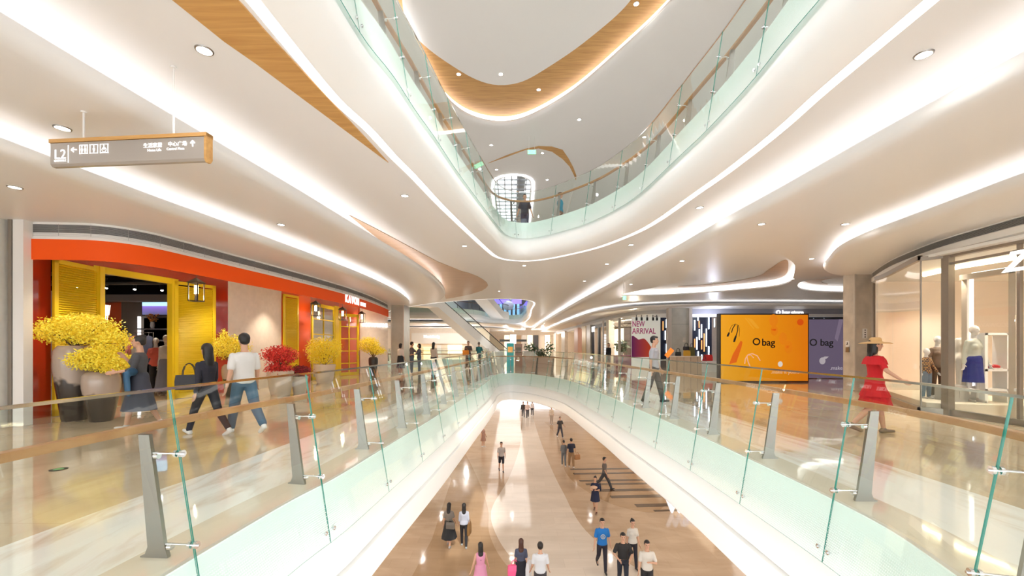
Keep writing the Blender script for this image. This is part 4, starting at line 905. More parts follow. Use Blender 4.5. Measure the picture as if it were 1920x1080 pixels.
mb = MB(); flat(mb, [(k2x(x), k2z(y)) for x, y in ring_pts(1490, 750, 42, 48)], 19.295); flat(mb, [(k2x(a), k2z(b)) for a, b in ((1480, 715), (1520, 690), (1580, 690), (1540, 725))], 19.295); mb.build('watch_picture', scr((.5, .45, .48)), SP)
mb = MB(); flat(mb, [(k2x(a), k2z(b)) for a, b in ((1720, 175), (1780, 175), (1700, 480), (1660, 440))], 19.295); mb.build('light_shape_picture', scr((.22, .17, .25)), SP)
text('O bag', 'letters', (k2x(1308), 19.285, k2z(500)), (R(90), 0, 0), .44, bk, SP, .003, bold=.006); text('.make it yours', 'letters', (k2x(1595), 19.285, k2z(850)), (R(90), 0, 0), .24, scr((.55, .5, .55)), SP, .003)
# ---- bag shop front at the back: grey band, light bar wall, pillar
def plate_y(name, x0, x1, z0, z1, y, m, t=.1, st=True):
    mb = MB(); mb.box(((x0+x1)/2, y+t/2, (z0+z1)/2), (x1-x0, t, z1-z0)); o = mb.build(name, m); return struct(o) if st else o
plate_y('trim_42', 11.4, 27, 3.52, 3.86, 27.4, mat('grey_blue_band', (.30, .30, .36), .5)); plate_y('trim_43', 11.4, 27, 3.44, 3.52, 27.35, M['white'])
nav = mat('navy_panel', (.012, .016, .035), .3)
plate_y('wall_far.004', 11.4, 13.3, 0, 3.44, 28.4, nav); plate_y('wall_far.005', 18.2, 26, 0, 3.44, 28.4, nav); plate_y('wall_far.006', 13.3, 18.2, 0, 3.44, 30, M['wall']); plate_y('wall_far.007', 9.5, 11.4, 0, 3.44, 28.4, nav)
barm = mat('cool_light_bar', (1, 1, 1), .5, emit=2.6, ecol=(.75, .85, 1)); warmb = mat('warm_bar', (1, .4, .15), .5, emit=.8, ecol=(1, .38, .12))
lb = thing('light_bar', 'vertical glowing tube on the navy wall beside the orange screen', 'light', (11.6, 28.3, 2.5), 0, 'light bars on the navy walls of the bag shop')
mb = MB(); mb.box((0, 0, 0), (.055, .05, .7)); mb.build('tube', barm, lb, local=True); mb = MB(); mb.box((0, .06, 0), (.03, .08, .74)); mb.build('mount', M['dkgrey'], lb, local=True)
lb2 = thing('light_bar', 'vertical warm orange tube on the navy wall beside the orange screen', 'light', (11.9, 28.3, 1.6), 0, 'light bars on the navy walls of the bag shop')
mb = MB(); mb.box((0, 0, 0), (.05, .05, .7)); mb.build('tube', warmb, lb2, local=True); mb = MB(); mb.box((0, .06, 0), (.03, .08, .74)); mb.build('mount', M['dkgrey'], lb2, local=True)
Y_ = 28.3; ux = lambda a: (1200+a*200/1920-960)*Y_/800; uz = lambda b: EYE+(648-(580+b*112/1075))*Y_/800
ordn = ['first', 'second', 'third', 'fourth', 'fifth', 'sixth', 'seventh', 'eighth', 'ninth', 'tenth', 'eleventh', 'twelfth', 'thirteenth', 'fourteenth', 'fifteenth', 'sixteenth', 'seventeenth', 'eighteenth']
bars = sorted([(985, 195, 380, 0), (1045, 80, 205, 0), (1068, 360, 550, 0), (1108, 270, 510, 0), (1025, 500, 725, 0), (1195, 350, 665, 0), (1238, 80, 355, 0), (1340, 165, 320, 0), (1400, 195, 370, 0), (1238, 665, 820, 0),
        (1048, 755, 935, 0), (1112, 815, 940, 0), (1155, 435, 760, 1), (1110, 560, 720, 1), (985, 530, 690, 1), (1405, 425, 640, 1), (1065, 205, 330, 1), (475, 180, 330, 0), (455, 385, 550, 0), (478, 620, 780, 0), (415, 215, 380, 1)])
seen = set()
for i, (x, a, b, wm) in enumerate(bars):
    src = lb2 if wm else lb; h_ = uz(a)-uz(b); loc = (ux(x), 28.3, (uz(a)+uz(b))/2)
    lab = '%s glowing tube, %s from left %s' % ('orange' if wm else 'white', ordn[i if i < 4 else i-4], 'on the navy wall beside the orange screen' if i > 3 else 'in the navy gap left of the grey pillar')
    if wm in seen: t = copy_thing(src, loc, 0, lab)
    else: t = src; t.location = loc; t['label'] = lab; seen.add(wm)
    t.scale = (1, 1, h_/.7)
for i, x in enumerate((18.45, 18.9, 19.3, 20.0, 20.7)):
    t = copy_thing(lb, (x, 28.3, 3.0), 0, 'glowing tube showing above the purple screen, %s from left' % ['first', 'second', 'third', 'fourth', 'fifth'][i])
t = text('O bag store', 'shop_letters', (U(1455)*27.3/17.3, 27.3, EYE+(648-586)*27.3/800), (R(90), 0, 0), .36, tw, None, .02, bold=.01); tag(t, 'small white shop name above the orange screen', 'shop sign')
mb = MB(); mb.box((10.60, 27.1, 1.95), (1.1, .4, 3.9), m=0)
for x in (9.95, 11.25): mb.box((x, 27.05, 1.95), (.20, .4, 3.9), m=1)
mb.box((10.60, 26.89, 2.85), (1.1, .01, .012), m=2); struct(mb.build('wall_right.002', [M['stoneg'], M['fin'], M['dkgrey']]))
t = thing('notice_plate', 'two small pictograms on the grey pillar above the handbags', 'notice', (10.85, 26.88, 1.9)); mb = MB(); mb.box((0, 0, .06), (.18, .01, .1)); mb.build('upper_mark', M['stone'], t, local=True); mb = MB(); mb.box((0, 0, -.1), (.18, .01, .16)); mb.build('lower_mark', M['stone'], t, local=True)
# counter, handbags, orange tablet
cn = thing('display_counter', 'pale wooden counter with handbags before the grey pillar', 'counter', (9.2, 22.6, 0))
mb = MB(); mb.box((9.2, 22.6, .93), (1.6, .5, .04)); mb.build('countertop', M['wall'], cn); mb = MB(); mb.box((9.2, 22.6, .455), (1.5, .45, .91), m=0)
for i in range(4): mb.box((8.65+i*.36, 22.37, .45), (.01, .01, .9), m=1)
mb.build('cabinet', [mat('counter_wood', (.62, .47, .33), .4), M['dkgrey']], cn)
def handbag(loc, d, c, label, rz=0, ch=None, hh=.2):
    t = thing('handbag', label, 'bag', loc, rz); m = mat('bag_'+label[:14].replace(' ', '_'), c, .5)
    mb = MB(); w_, dd, h_ = d; mb.rings([[(x*w_*k/2, y*dd*k2/2, z) for x, y in ((-.9, -1), (.9, -1), (1, -.6), (1, .6), (.9, 1), (-.9, 1), (-1, .6), (-1, -.6))] for k, k2, z in ((.92, .9, 0), (1, 1, .03), (1, .95, h_*.6), (.92, .5, h_))]); mb.build('body', m, t, local=True, smooth=40)
    m2 = mat('handle_'+label[:12].replace(' ', '_'), ch or (.02, .02, .02), .4)
    for s in (-1, 1):
        mb = MB(); mb.tube([(w_*.3*math.cos(a), s*dd*.25, h_*.95+hh*math.sin(a)) for a in [math.pi*i/10 for i in range(11)]], .009, 6); mb.build('handle', m2, t, local=True, smooth=True)
    return t
handbag((8.78, 22.55, .951), (.30, .14, .22), (.02, .022, .02), 'black handbag at the left end of the counter')
handbag((9.22, 22.5, .951), (.36, .16, .30), (.70, .38, .04), 'mustard yellow handbag in the middle of the counter')
handbag((9.25, 22.66, 1.253), (.32, .13, .2), (.04, .03, .04), 'dark handbag raised behind the yellow one')
handbag((9.52, 22.6, .951), (.30, .14, .48), (.10, .09, .02), 'tall olive handbag at the right of the counter')
ts = thing('tilted_tablet_sign', 'tilted orange sign panel on a stand by the counter', 'sign', (8.2, 22.3, 0)); mb = MB(); mb.box((0, 0, .45), (.05, .05, .9)); mb.box((0, 0, .01), (.3, .25, .02)); mb.build('stand', M['dkmetal'], ts, local=True)
mb = MB(); mb.box((.02, 0, 1.12), (.50, .03, .24), rot=Matrix.Rotation(R(-50), 3, 'Y')); mb.build('panel', mat('tablet_orange', (.9, .22, .03), .4, emit=.5), ts, local=True)
handbag((11.25, 24.5, .62), (.5, .2, .36), (.70, .02, .02), 'red handbag on the white stand before the light bars', hh=.12); handbag((10.95, 24.3, .62), (.24, .14, .12), (.5, .02, .04), 'small dark red purse on the white stand')
plinth((11.2, 24.45, .001), (1.0, .5, .62), 'white stand carrying the red handbag')
# poster wall NEW ARRIVAL
PW = thing('poster_stand', 'large pale poster reading new arrival with a red and purple wave', 'poster', (8.6, 27.8, 0)); Yp = 27.9
vx = lambda a: (1040+a*200/1920-960)*Yp/800; vz = lambda b: EYE+(648-(580+b*112/1075))*Yp/800
mb = MB(); mb.box(((vx(1385)+vx(1905))/2, Yp+.04, 1.7), (vx(1905)-vx(1385), .06, 3.35)); mb.build('board', mat('poster_pale', (.66, .66, .60), .5, emit=.25), PW)
pm = mat('poster_magenta', (.55, .05, .25), .5)
text('NEW', 'letters', (vx(1395), Yp, vz(268)), (R(90), 0, 0), .52, pm, PW, .003, sx=.68, bold=.008); text('ARRIVAL', 'letters', (vx(1395), Yp, vz(395)), (R(90), 0, 0), .52, pm, PW, .003, sx=.76, bold=.008)
mb = MB(); flat(mb, [(vx(a), vz(b)) for a, b in ((1385, 480), (1415, 475), (1450, 500), (1510, 545), (1550, 535), (1590, 525), (1620, 530), (1660, 570), (1700, 620), (1735, 680), (1700, 860), (1385, 860))], Yp+.005)
wv = mat('poster_wave', (.6, .06, .04), .5); nt = wv.node_tree; tcn = nt.nodes.new('ShaderNodeTexCoord'); sp = nt.nodes.new('ShaderNodeSeparateXYZ'); rp = nt.nodes.new('ShaderNodeValToRGB'); nt.links.new(tcn.outputs['Generated'], sp.inputs[0]); nt.links.new(sp.outputs[0], rp.inputs[0]); nt.links.new(rp.outputs[0], nt.nodes['Principled BSDF'].inputs['Base Color'])
rp.color_ramp.elements[0].color = (.16, .01, .16, 1); rp.color_ramp.elements[1].color = (.85, .10, .02, 1); mb.build('wave_print', wv, PW)
for i, a in enumerate((1468, 1560, 1660, 1765, 1835)):
    mb = MB(); mb.box((vx(a), Yp-.06, vz(175)), (.10, .12, .2)); mb.box((vx(a), Yp-.03, vz(140)), (.03, .08, .3)); tag(mb.build('spotlight', M['black']), '%s from left of five small black spotlights on the new arrival poster' % ordn[i], 'spotlight', 'poster spotlights')
# ================================================================ FARTHER SHOPS
mb = OB.strip([(0, 3.86), (0, 3.62), (-.03, 3.60), (-.03, 3.36), (-.5, 3.36)], ms=[1, 0, 0, 0]); struct(mb.build('trim_50', [M['white'], M['grille']], smooth=40))
glow = mat('glowing_shop_wall', (.9, .8, .65), .6, emit=.9, ecol=(1, .82, .6))  # shop lighting put into the wall colour as emission
def shopbox(xw, y0, y1, m, depth=4, zt=3.4, nm='wall_right', k=0, side=1):
    mb = MB(); mb.box((xw+side*depth, (y0+y1)/2, zt/2), (.1, y1-y0, zt)); struct(mb.build(nm, m))
for i, (y0, y1, m) in enumerate([(29, 33, M['wall']), (33, 39, mat('white_lit_wall', (.8, .78, .72), .6, emit=.35)), (39, 46, mat('dark_shop_wall', (.10, .07, .06), .6)), (46, 54, glow), (54, 64, M['wall']), (64, 80, glow)]): shopbox(8.1, y0, y1, m)  # glowing back walls carry the shop light in their own colour
def pier(x0, y0, x1, y1, m, z1=3.5):
    mb = MB(); mb.bar((x0, y0, z1/2), (x1, y1, z1/2), .45, z1); return struct(mb.build('wall_right', m))
gold = mat('gold_panel', (.48, .32, .08), .35, .3)
pier(7.75, 33.2, 7.72, 34.0, M['wall']); pier(7.7, 40.8, 7.7, 43.0, M['stone']); pier(7.66, 43.0, 7.62, 45.2, gold); pier(7.55, 47.5, 7.5, 50.0, mat('rose_panel', (.75, .48, .38), .4)); pier(7.45, 58.5, 7.4, 62.0, M['stone']); pier(7.4, 70, 7.4, 74, M['wall'])
# cosmetics front: dark frame with glowing sign, product wall and portrait posters
cf = thing('dark_shop_front', 'dark framed shop front with glowing letters and stacked white boxes', 'shop front', (7.8, 38, 0))
mb = MB(); mb.bar((7.75, 34.4, 1.7), (7.75, 34.7, 1.7), .2, 3.4); mb.bar((7.72, 37.6, 1.7), (7.72, 38.0, 1.7), .2, 3.4); mb.bar((7.7, 40.4, 1.7), (7.7, 40.8, 1.7), .2, 3.4); mb.bar((7.75, 34.4, 3.25), (7.7, 40.8, 3.25), .2, .3); mb.build('frame', M['black'], cf)
mb = MB()
for k in range(8): mb.bar((8.6, 39.8, .7+k*.25), (8.6, 38.3, .7+k*.25), .3, .16)
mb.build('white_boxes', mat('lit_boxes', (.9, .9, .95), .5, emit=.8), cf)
text('NYX', 'letters', (7.55, 40.4, 3.0), (R(90), 0, R(-90)), .7, tw, cf, .02)
ps = thing('portrait_poster', 'blue toned poster inside the dark framed shop', 'poster', (8.4, 36, 1.7)); pmx = mat('blue_poster', (.1, .3, .6), .5, emit=.6, ecol=(.12, .35, .8)); mb = MB(); mb.bar((8.3, 35, 1.7), (8.3, 37.3, 1.7), .06, 2.6); mb.build('board', mat('plum_board', (.08, .02, .05), .4), ps); mb = MB(); mb.ell((8.26, 36.1, 1.6), (.02, .55, .75)); mb.ell((8.26, 36.0, 2.2), (.02, .4, .35)); mb.build('blue_print', pmx, ps)
# shop with truss and plants left of the new arrival poster
tr = thing('lighting_truss', 'metal lighting truss under the ceiling of the glazed shop', 'truss', (8.2, 30.5, 2.9)); mb = MB()
for z in (2.8, 3.05): mb.cyl((7.3, 30.8, z), (9.2, 29.4, z), .02, n=6)
for k in range(8):
    a = Vector((7.3+k*.24, 30.8-k*.175, 2.8 if k % 2 else 3.05)); b = Vector((7.3+(k+1)*.24, 30.8-(k+1)*.175, 3.05 if k % 2 else 2.8)); mb.cyl(a, b, .012, n=5)
mb.cyl((8.0, 30.3, 3.05), (8.0, 30.3, 3.4), .01); mb.build('frame', M['dkmetal'], tr)
mb = MB(); mb.box((7.45, 29.6, 1.7), (.14, .2, 3.4)); mb.box((6.6+.2, 31.8, 1.7), (.10, .16, 3.4)); struct(mb.build('trim_51', M['bronze']))
mb = MB(); mb.bar((6.85, 31.8, 1.7), (7.45, 29.6, 1.7), .02, 3.3); mb.bar((7.45, 29.6, 1.7), (7.78, 28.2, 1.7), .02, 3.3); tag(mb.build('shop_glazing', M['shopglass']), 'clear glazing of the shop left of the new arrival poster', 'shop window')
pk = mat('dark_magenta_plinth', (.22, .01, .10), .4); plinth((8.15, 31.0, .001), (1.4, .7, .8), 'long magenta display plinth in the glazed shop', pk)
lamp('POINT', 'shop_glow', (9, 31.5, 2.9), 160, (1, .86, .62), .07); lamp('POINT', 'shop_glow', (9.5, 37, 2.8), 120, (1, .95, .95), .07); lamp('POINT', 'shop_glow', (9, 49, 2.8), 150, (1, .85, .7), .07); lamp('POINT', 'shop_glow', (12.5, 26.5, 3.2), 60, (.8, .85, 1), .07)
# ---- back of the hall
wf = wseg('wall_far.008', [(-3.2, 60.6), (-17, 60.2)], 0, 3.86, M['wall'])
mb = MB(); mb.box((-10, 60.0, 2.5), (8.2, .3, 1.5)); struct(mb.build('trim_52', M['white']))
t = text('Marisfrolg', 'shop_letters', (-12.4, 59.8, 2.75), (R(90), 0, 0), .55, tw, None, .02); tag(t, 'small glowing shop name on the white band beyond the far balustrade', 'shop sign')
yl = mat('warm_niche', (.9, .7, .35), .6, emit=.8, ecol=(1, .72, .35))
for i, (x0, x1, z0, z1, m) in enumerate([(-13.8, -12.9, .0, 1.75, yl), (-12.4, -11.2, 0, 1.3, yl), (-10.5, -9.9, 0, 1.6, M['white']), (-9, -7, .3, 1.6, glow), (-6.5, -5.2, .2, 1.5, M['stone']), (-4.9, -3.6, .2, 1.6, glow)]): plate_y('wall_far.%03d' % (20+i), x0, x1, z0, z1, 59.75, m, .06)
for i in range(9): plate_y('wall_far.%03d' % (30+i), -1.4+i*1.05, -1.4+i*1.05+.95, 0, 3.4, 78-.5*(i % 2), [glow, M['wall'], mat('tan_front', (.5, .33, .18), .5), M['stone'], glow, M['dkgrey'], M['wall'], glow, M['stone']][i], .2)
for x, y in ((-10, 55), (-6, 56), (2, 72), (5, 70), (-1, 66)): lamp('POINT', 'hall_fill', (x, y, 3.3), 150, (1, .96, .92), .1)  # unseen point lamps added to brighten the back of the hall
# escalators
def escalator(name, a, b, w_, label, depth=.95):
    a, b = Vector(a), Vector(b); t = thing(name, label, 'escalator', a); d = (b-a); h_ = Vector((d.x, d.y, 0)).normalized(); n = Vector((-h_.y, h_.x, 0))*(w_/2); up = Vector((0, 0, 1))
    path = [a-h_*2.0, a, b, b+h_*2.0]; path[0].z = a.z; path[3].z = b.z
    mb = MB(); mb.rings([[p+n, p+n-up*depth, p-n-up*depth, p-n] for p in path]); mb.build('truss_cladding', M['fascia'], t)
    for s in (-1, 1):
        mb = MB(); mb.rings([[p+n*s*.9-up*.0, p+n*s*.9+up*.92, p+n*s*.88+up*.92, p+n*s*.88] for p in path]); mb.build('glass_panel', M['frit' if 0 else 'glass'], t)
        mb = MB(); mb.tube([p+n*s*.89+up*.95 for p in path], .045, 6); mb.build('handrail', M['dkgrey'], t)
    mb = MB(); N = 30
    for i in range(N): q = a+(b-a)*((i+.5)/N); mb.box(q+up*.02, (.36, w_*.7, .16), rz=math.atan2(h_.y, h_.x))
    mb.build('steps', M['grille'], t); return t
escalator('escalator', (-.9, 46.5, .05), (-7.4, 40.0, 6.0), 1.6, 'white escalator rising left from the middle level to the upper gallery')
escalator('escalator', (-1.9, 56, 6.0), (-7.5, 41, 12.0), 1.7, 'upper white escalator seen from below through the far ceiling opening')
# purple event display on the upper gallery
ev = thing('event_display', 'blue and purple lit event display on the upper gallery beyond the far opening', 'display', (1, 68, 6)); mb = MB(); mb.box((-1.2, 69, 8.6), (5.5, .2, .7)); mb.build('header', mat('violet_glow', (.15, .1, .6), .4, emit=1.3, ecol=(.16, .12, .75)), ev)
mb = MB()
for k in range(7): mb.box((-3.2+k*.7, 68.8, 7.1), (.4, .3, 2.2))
mb.build('panels', mat('blue_glow', (.2, .4, .6), .4, emit=.7, ecol=(.2, .42, .68)), ev); mb = MB(); mb.ell((-.6, 68.2, 7.9), (.9, .4, .8)); mb.ell((-.2, 68.1, 9.0), (.3, .2, .4)); mb.build('balloon_cluster', mat('grey_blue', (.35, .38, .5), .5, emit=.2), ev)
# kiosks
def kiosk(loc, d, c1, c2, label, c3=None):
    t = thing('information_totem', label, 'totem', loc); mb = MB(); mb.box((0, 0, d[2]/2), d); mb.build('body', mat('totem_%s' % label[:9], c1, .4, emit=.25), t, local=True)
    mb = MB(); mb.box((0, -d[1]/2-.01, d[2]*.72), (d[0]*.7, .01, d[2]*.25)); mb.cyl((0, -d[1]/2-.012, d[2]*.75), (0, -d[1]/2-.02, d[2]*.75), d[0]*.25); mb.build('artwork', mat('art_%s' % label[:9], c2, .4, emit=.3), t, local=True)
kiosk((-.13, 31.5, 0.001), (.52, .2, 1.68), (.02, .30, .30), (.85, .40, .08), 'teal information totem with orange artwork beyond the railing')
kiosk((.48, 31.3, 0.001), (.54, .2, 1.62), (.22, .13, .09), (.10, .08, .05), 'brown information totem beside the teal one')
hs = thing('banner_sign', 'glowing white banner with dark side arms on a post above the totems', 'sign', (0.1, 38, 1.95)); mb = MB(); mb.box((0, 0, .12), (.55, .1, .8)); mb.build('panel', mat('banner_white', (.9, .95, 1), .5, emit=1), hs, local=True); mb = MB(); mb.box((.75, 0, 0), (.9, .1, .2)); mb.box((-.75, 0, 0), (.9, .1, .2)); mb.build('arms', M['dkmetal'], hs, local=True); mb = MB(); mb.cyl((0, 0, -1.95), (0, 0, 0), .02); mb.build('post', M['white'], hs, local=True)
for i, (x, y, w_, h_, lb_) in enumerate([(-1.4+.35, 33, .8, 1.0, 'left of the teal totem'), (1.15, 32, .9, 1.1, 'right of the brown totem'), (2.1, 40, 1.4, 1.1, 'under the indoor tree')]): plinth((x, y, .001), (w_, .6, h_), 'white stand '+lb_)
# level 1 standing letters
t = text('WMW', 'standing_letters', (6.95, 19.1, -5.72), (R(90), 0, 0), .72, mat('white_letter_block', (.85, .88, .95), .4, emit=.4), None, .08, sx=.95, bold=.03); tag(t, 'white block letters standing on the lower floor beside the dark stripes', 'letters')
fl = thing('floor_sticker', 'round green and black floor sticker on the left walkway', 'floor sticker', (-3.66, 5.18-1.7+.0, 0)); q = onz(110, 880, .003); fl.location = q
mb = MB(); mb.cyl((0, 0, 0), (0, 0, .003), .085, n=24); mb.build('disc', M['black'], fl, local=True); mb = MB(); mb.cyl((0, 0, .003), (0, 0, .004), .05, n=20); mb.build('green_centre', mat('sticker_green', (.1, .4, .15), .4), fl, local=True)
# glowing panels added as unseen lower shop windows, for reflections in the polished floor
for i, y in enumerate(range(10, 70, 8)):
    for x, sd in ((-9.35, 'left'), (10.85, 'right')): mb = MB(); mb.box((x, y, -3.9), (.06, 6, 3.2)); struct(mb.build('window_%d' % (i*2+(1 if sd == 'left' else 2)), mat('added_glow_panel_%s%d' % (sd, i), (.9, .8, .65), .5, emit=.9, ecol=[(1, .85, .65), (1, .95, .9), (1, .75, .5)][i % 3])))
# ================================================================ PLANTS
def leafmat(n, a, b):
    m, nt, bs = new_mat(n); oi = nt.nodes.new('ShaderNodeAttribute'); oi.attribute_name = 'tone'; r = nt.nodes.new('ShaderNodeValToRGB'); r.color_ramp.elements[0].color = (*a, 1); r.color_ramp.elements[1].color = (*b, 1)
    nt.links.new(oi.outputs['Fac'], r.inputs[0]); nt.links.new(r.outputs[0], bs.inputs['Base Color']); bs.inputs['Roughness'].default_value = .6
    return m
M['ly'] = leafmat('yellow_blossom', (.94, .70, .015), (1.0, .93, .10)); M['lr'] = leafmat('red_blossom', (.45, .008, .01), (.95, .08, .06)); M['lg'] = leafmat('dark_green_leaf', (.01, .04, .015), (.05, .15, .05)); M['ldr'] = leafmat('dark_red_blossom', (.12, .005, .01), (.45, .02, .03))
M['twig'] = mat('brown_twig', (.16, .09, .04), .8)
def foliage(root, base, blobs, n, size, m, name='blossom', nb=26, tw=True):
    rnd = random.Random(int(n+base[2]*100)); mb = MB(); tone = []
    tw_ = MB(); tot = sum(b[3]*b[4]*b[5] for b in blobs); stems = []
    for bx, by, bz, rx, ry, rz_ in blobs:
        for _ in range(max(3, int(nb*rx*ry*rz_/tot))):
            a = rnd.uniform(0, 6.28); e = rnd.uniform(-.5, 1.4); k = rnd.uniform(.6, 1)
            tip = Vector((bx+rx*k*math.cos(a)*math.cos(e), by+ry*k*math.sin(a)*math.cos(e), bz+rz_*k*math.sin(e))); b0 = Vector(base)
            mid = b0.lerp(tip, .5)+Vector((rnd.uniform(-.05, .05), rnd.uniform(-.05, .05), .06)); stems.append((b0, mid, tip))
            if tw: tw_.tube([b0, mid, tip], [.010, .007, .003], 5)
        for _ in range(int(n*rx*ry*rz_/tot)):
            while 1:
                v = Vector((rnd.uniform(-1, 1), rnd.uniform(-1, 1), rnd.uniform(-1, 1)))
                if .15 < v.length < 1: break
            v *= (.55+.45*rnd.random())/max(.6, v.length)*rnd.choice([.7, .9, 1, 1, 1.06, 1.12])
            p = Vector((bx+v.x*rx, by+v.y*ry, bz+v.z*rz_))
            d = Vector((rnd.gauss(0, 1), rnd.gauss(0, 1), rnd.gauss(0, 1))).normalized(); u = d.orthogonal().normalized()*size*.32*rnd.uniform(.7, 1.3); L = size*rnd.uniform(.6, 1.4)
            mb.add([p, p+d*L*.5+u, p+d*L, p+d*L*.5-u], [(0, 1, 2, 3)]); tone.append(rnd.random())
    me_o = mb.build(name, m, root, norm=False); me = me_o.data; at_ = me.attributes.new('tone', 'FLOAT', 'FACE'); at_.data.foreach_set('value', tone)
    if tw: tw_.build('twigs', M['twig'], root)
jar_m = bpy.data.materials.new('dipped_glaze'); jar_m.use_nodes = True; nt = jar_m.node_tree; bs = nt.nodes['Principled BSDF']; bs.inputs['Roughness'].default_value = .22; bs.inputs['Coat Weight'].default_value = .4
tcn = nt.nodes.new('ShaderNodeTexCoord'); sp = nt.nodes.new('ShaderNodeSeparateXYZ'); nz = nt.nodes.new('ShaderNodeTexNoise'); nz.inputs['Scale'].default_value = 3.0; ad = nt.nodes.new('ShaderNodeMath'); ad.operation = 'MULTIPLY_ADD'; ad.inputs[1].default_value = .5; rp = nt.nodes.new('ShaderNodeValToRGB')
nt.links.new(tcn.outputs['Object'], nz.inputs[0]); nt.links.new(nz.outputs['Fac'], ad.inputs[0]); nt.links.new(tcn.outputs['Generated'], sp.inputs[0]); nt.links.new(sp.outputs[2], ad.inputs[2]); nt.links.new(ad.outputs[0], rp.inputs[0]); nt.links.new(rp.outputs[0], bs.inputs['Base Color'])
e = rp.color_ramp.elements; e[0].position = .74; e[0].color = (.04, .032, .028, 1); e[1].position = .79; e[1].color = (.42, .34, .28, 1)
def jar(loc, r, h_, label, pm=None, prof=None):
    t = thing('flower_jar', label, 'potted plant', loc)
    mb = MB(); mb.lathe((0, 0, 0), [(a*r, b*h_) for a, b in (prof or [(.58, 0), (.62, .02), (.86, .45), (.98, .68), (1, .82), (.95, .93), (.80, .985), (.72, 1.0), (.66, .985), (.66, .93)])], n=32); mb.build('jar', pm or jar_m, t, smooth=40, local=True)
    return t
j = jar((-8.83, 8.62, 0), .33, 1.50, 'tall black and cream jar of yellow blossom at the left end of the shop')
foliage(j, (-8.83, 8.62, 1.45), [(-9.05, 8.62, 1.80, .55, .45, .28), (-8.45, 8.6, 1.80, .52, .45, .30), (-8.0, 8.55, 1.60, .34, .35, .2), (-8.75, 8.6, 2.0, .5, .3, .15)], 7920, .043, M['ly'])
j = jar((-8.18, 8.50, 0), .30, .98, 'shorter black and cream jar of yellow blossom beside the tall one')
foliage(j, (-8.18, 8.50, .92), [(-8.2, 8.45, 1.22, .55, .42, .22), (-7.80, 8.4, 1.15, .36, .35, .20), (-8.05, 8.4, 1.38, .35, .3, .12)], 6600, .043, M['ly'])
j = jar((-8.25, 12.6, 0), .28, .95, 'black and cream jar of yellow blossom behind the walking couple'); foliage(j, (-8.25, 12.6, .9), [(-8.3, 12.6, 1.45, .55, .45, .36), (-8.5, 12.6, 1.8, .15, .15, .2)], 4180, .043, M['ly'])
pp = [(.70, 0), (.74, .03), (.88, .4), (1.0, .85), (1.04, .9), (1.04, .98), (.96, 1), (.9, .95)]
j = jar((-7.0, 12.9, 0), .36, .75, 'pale ribbed pot of bright red flowers before the cream wall', mat('pale_clay', (.62, .52, .42), .5), pp); foliage(j, (-7.0, 12.9, .7), [(-7.0, 12.9, 1.20, .55, .45, .30), (-7.0, 12.8, .80, .42, .35, .22)], 3800, .05, M['lr'])
j = jar((-6.62, 13.3, 0), .24, .55, 'small pot of dark red flowers beside the bright red ones', mat('pale_clay_2', (.55, .48, .40), .5), pp); foliage(j, (-6.62, 13.3, .5), [(-6.62, 13.3, .72, .38, .3, .16)], 1500, .045, M['ldr'])
j = jar((-7.55, 17.2, 0), .40, .75, 'white pot of yellow blossom before the glazed yellow door', mat('white_pot', (.70, .62, .52), .5), pp); foliage(j, (-7.55, 17.2, .7), [(-7.6, 17.2, 1.35, .72, .5, .48), (-7.7, 17.1, .98, .5, .4, .28)], 5280, .055, M['ly'])
j = jar((-7.25, 22.3, 0), .24, .9, 'dark pot of yellow blossom before the peach wall', mat('dark_pot', (.05, .045, .045), .3)); foliage(j, (-7.25, 22.3, .85), [(-7.5, 22.3, 1.55, .60, .5, .42), (-7.0, 22.2, 1.25, .5, .4, .25)], 4180, .055, M['ly'])
tp = thing('planter_tree', 'leafy indoor tree in a pale planter beyond the end of the railing', 'potted plant', (1.9, 30, 0)); mb = MB(); mb.rings([[(1.9+x*k, 30+y*k*.6, z) for x, y in ((-1, -1), (1, -1), (1, 1), (-1, 1))] for k, z in ((.9, 0), (1.05, .75), (.95, .75), (.95, .68))]); mb.build('planter', mat('rose_planter', (.6, .44, .36), .4), tp)
foliage(tp, (1.9, 30, .7), [(1.35, 30, 1.35, .55, .4, .3), (2.2, 30, .95, .6, .4, .35), (2.6, 30, 1.4, .3, .3, .4)], 420, .16, M['lg'], 'leaves')
tp = thing('foliage_plant', 'green plant in the glazed shop beside the new arrival poster', 'potted plant', (7.95, 30.9, .8)); mb = MB(); mb.lathe((7.95, 30.9, .80), [(.12, 0), (.15, .25), (.13, .25)], 14); mb.build('pot', M['white'], tp); foliage(tp, (7.95, 30.9, 1.0), [(7.95, 30.9, 1.45, .45, .3, .45)], 300, .2, M['lg'], 'leaves')
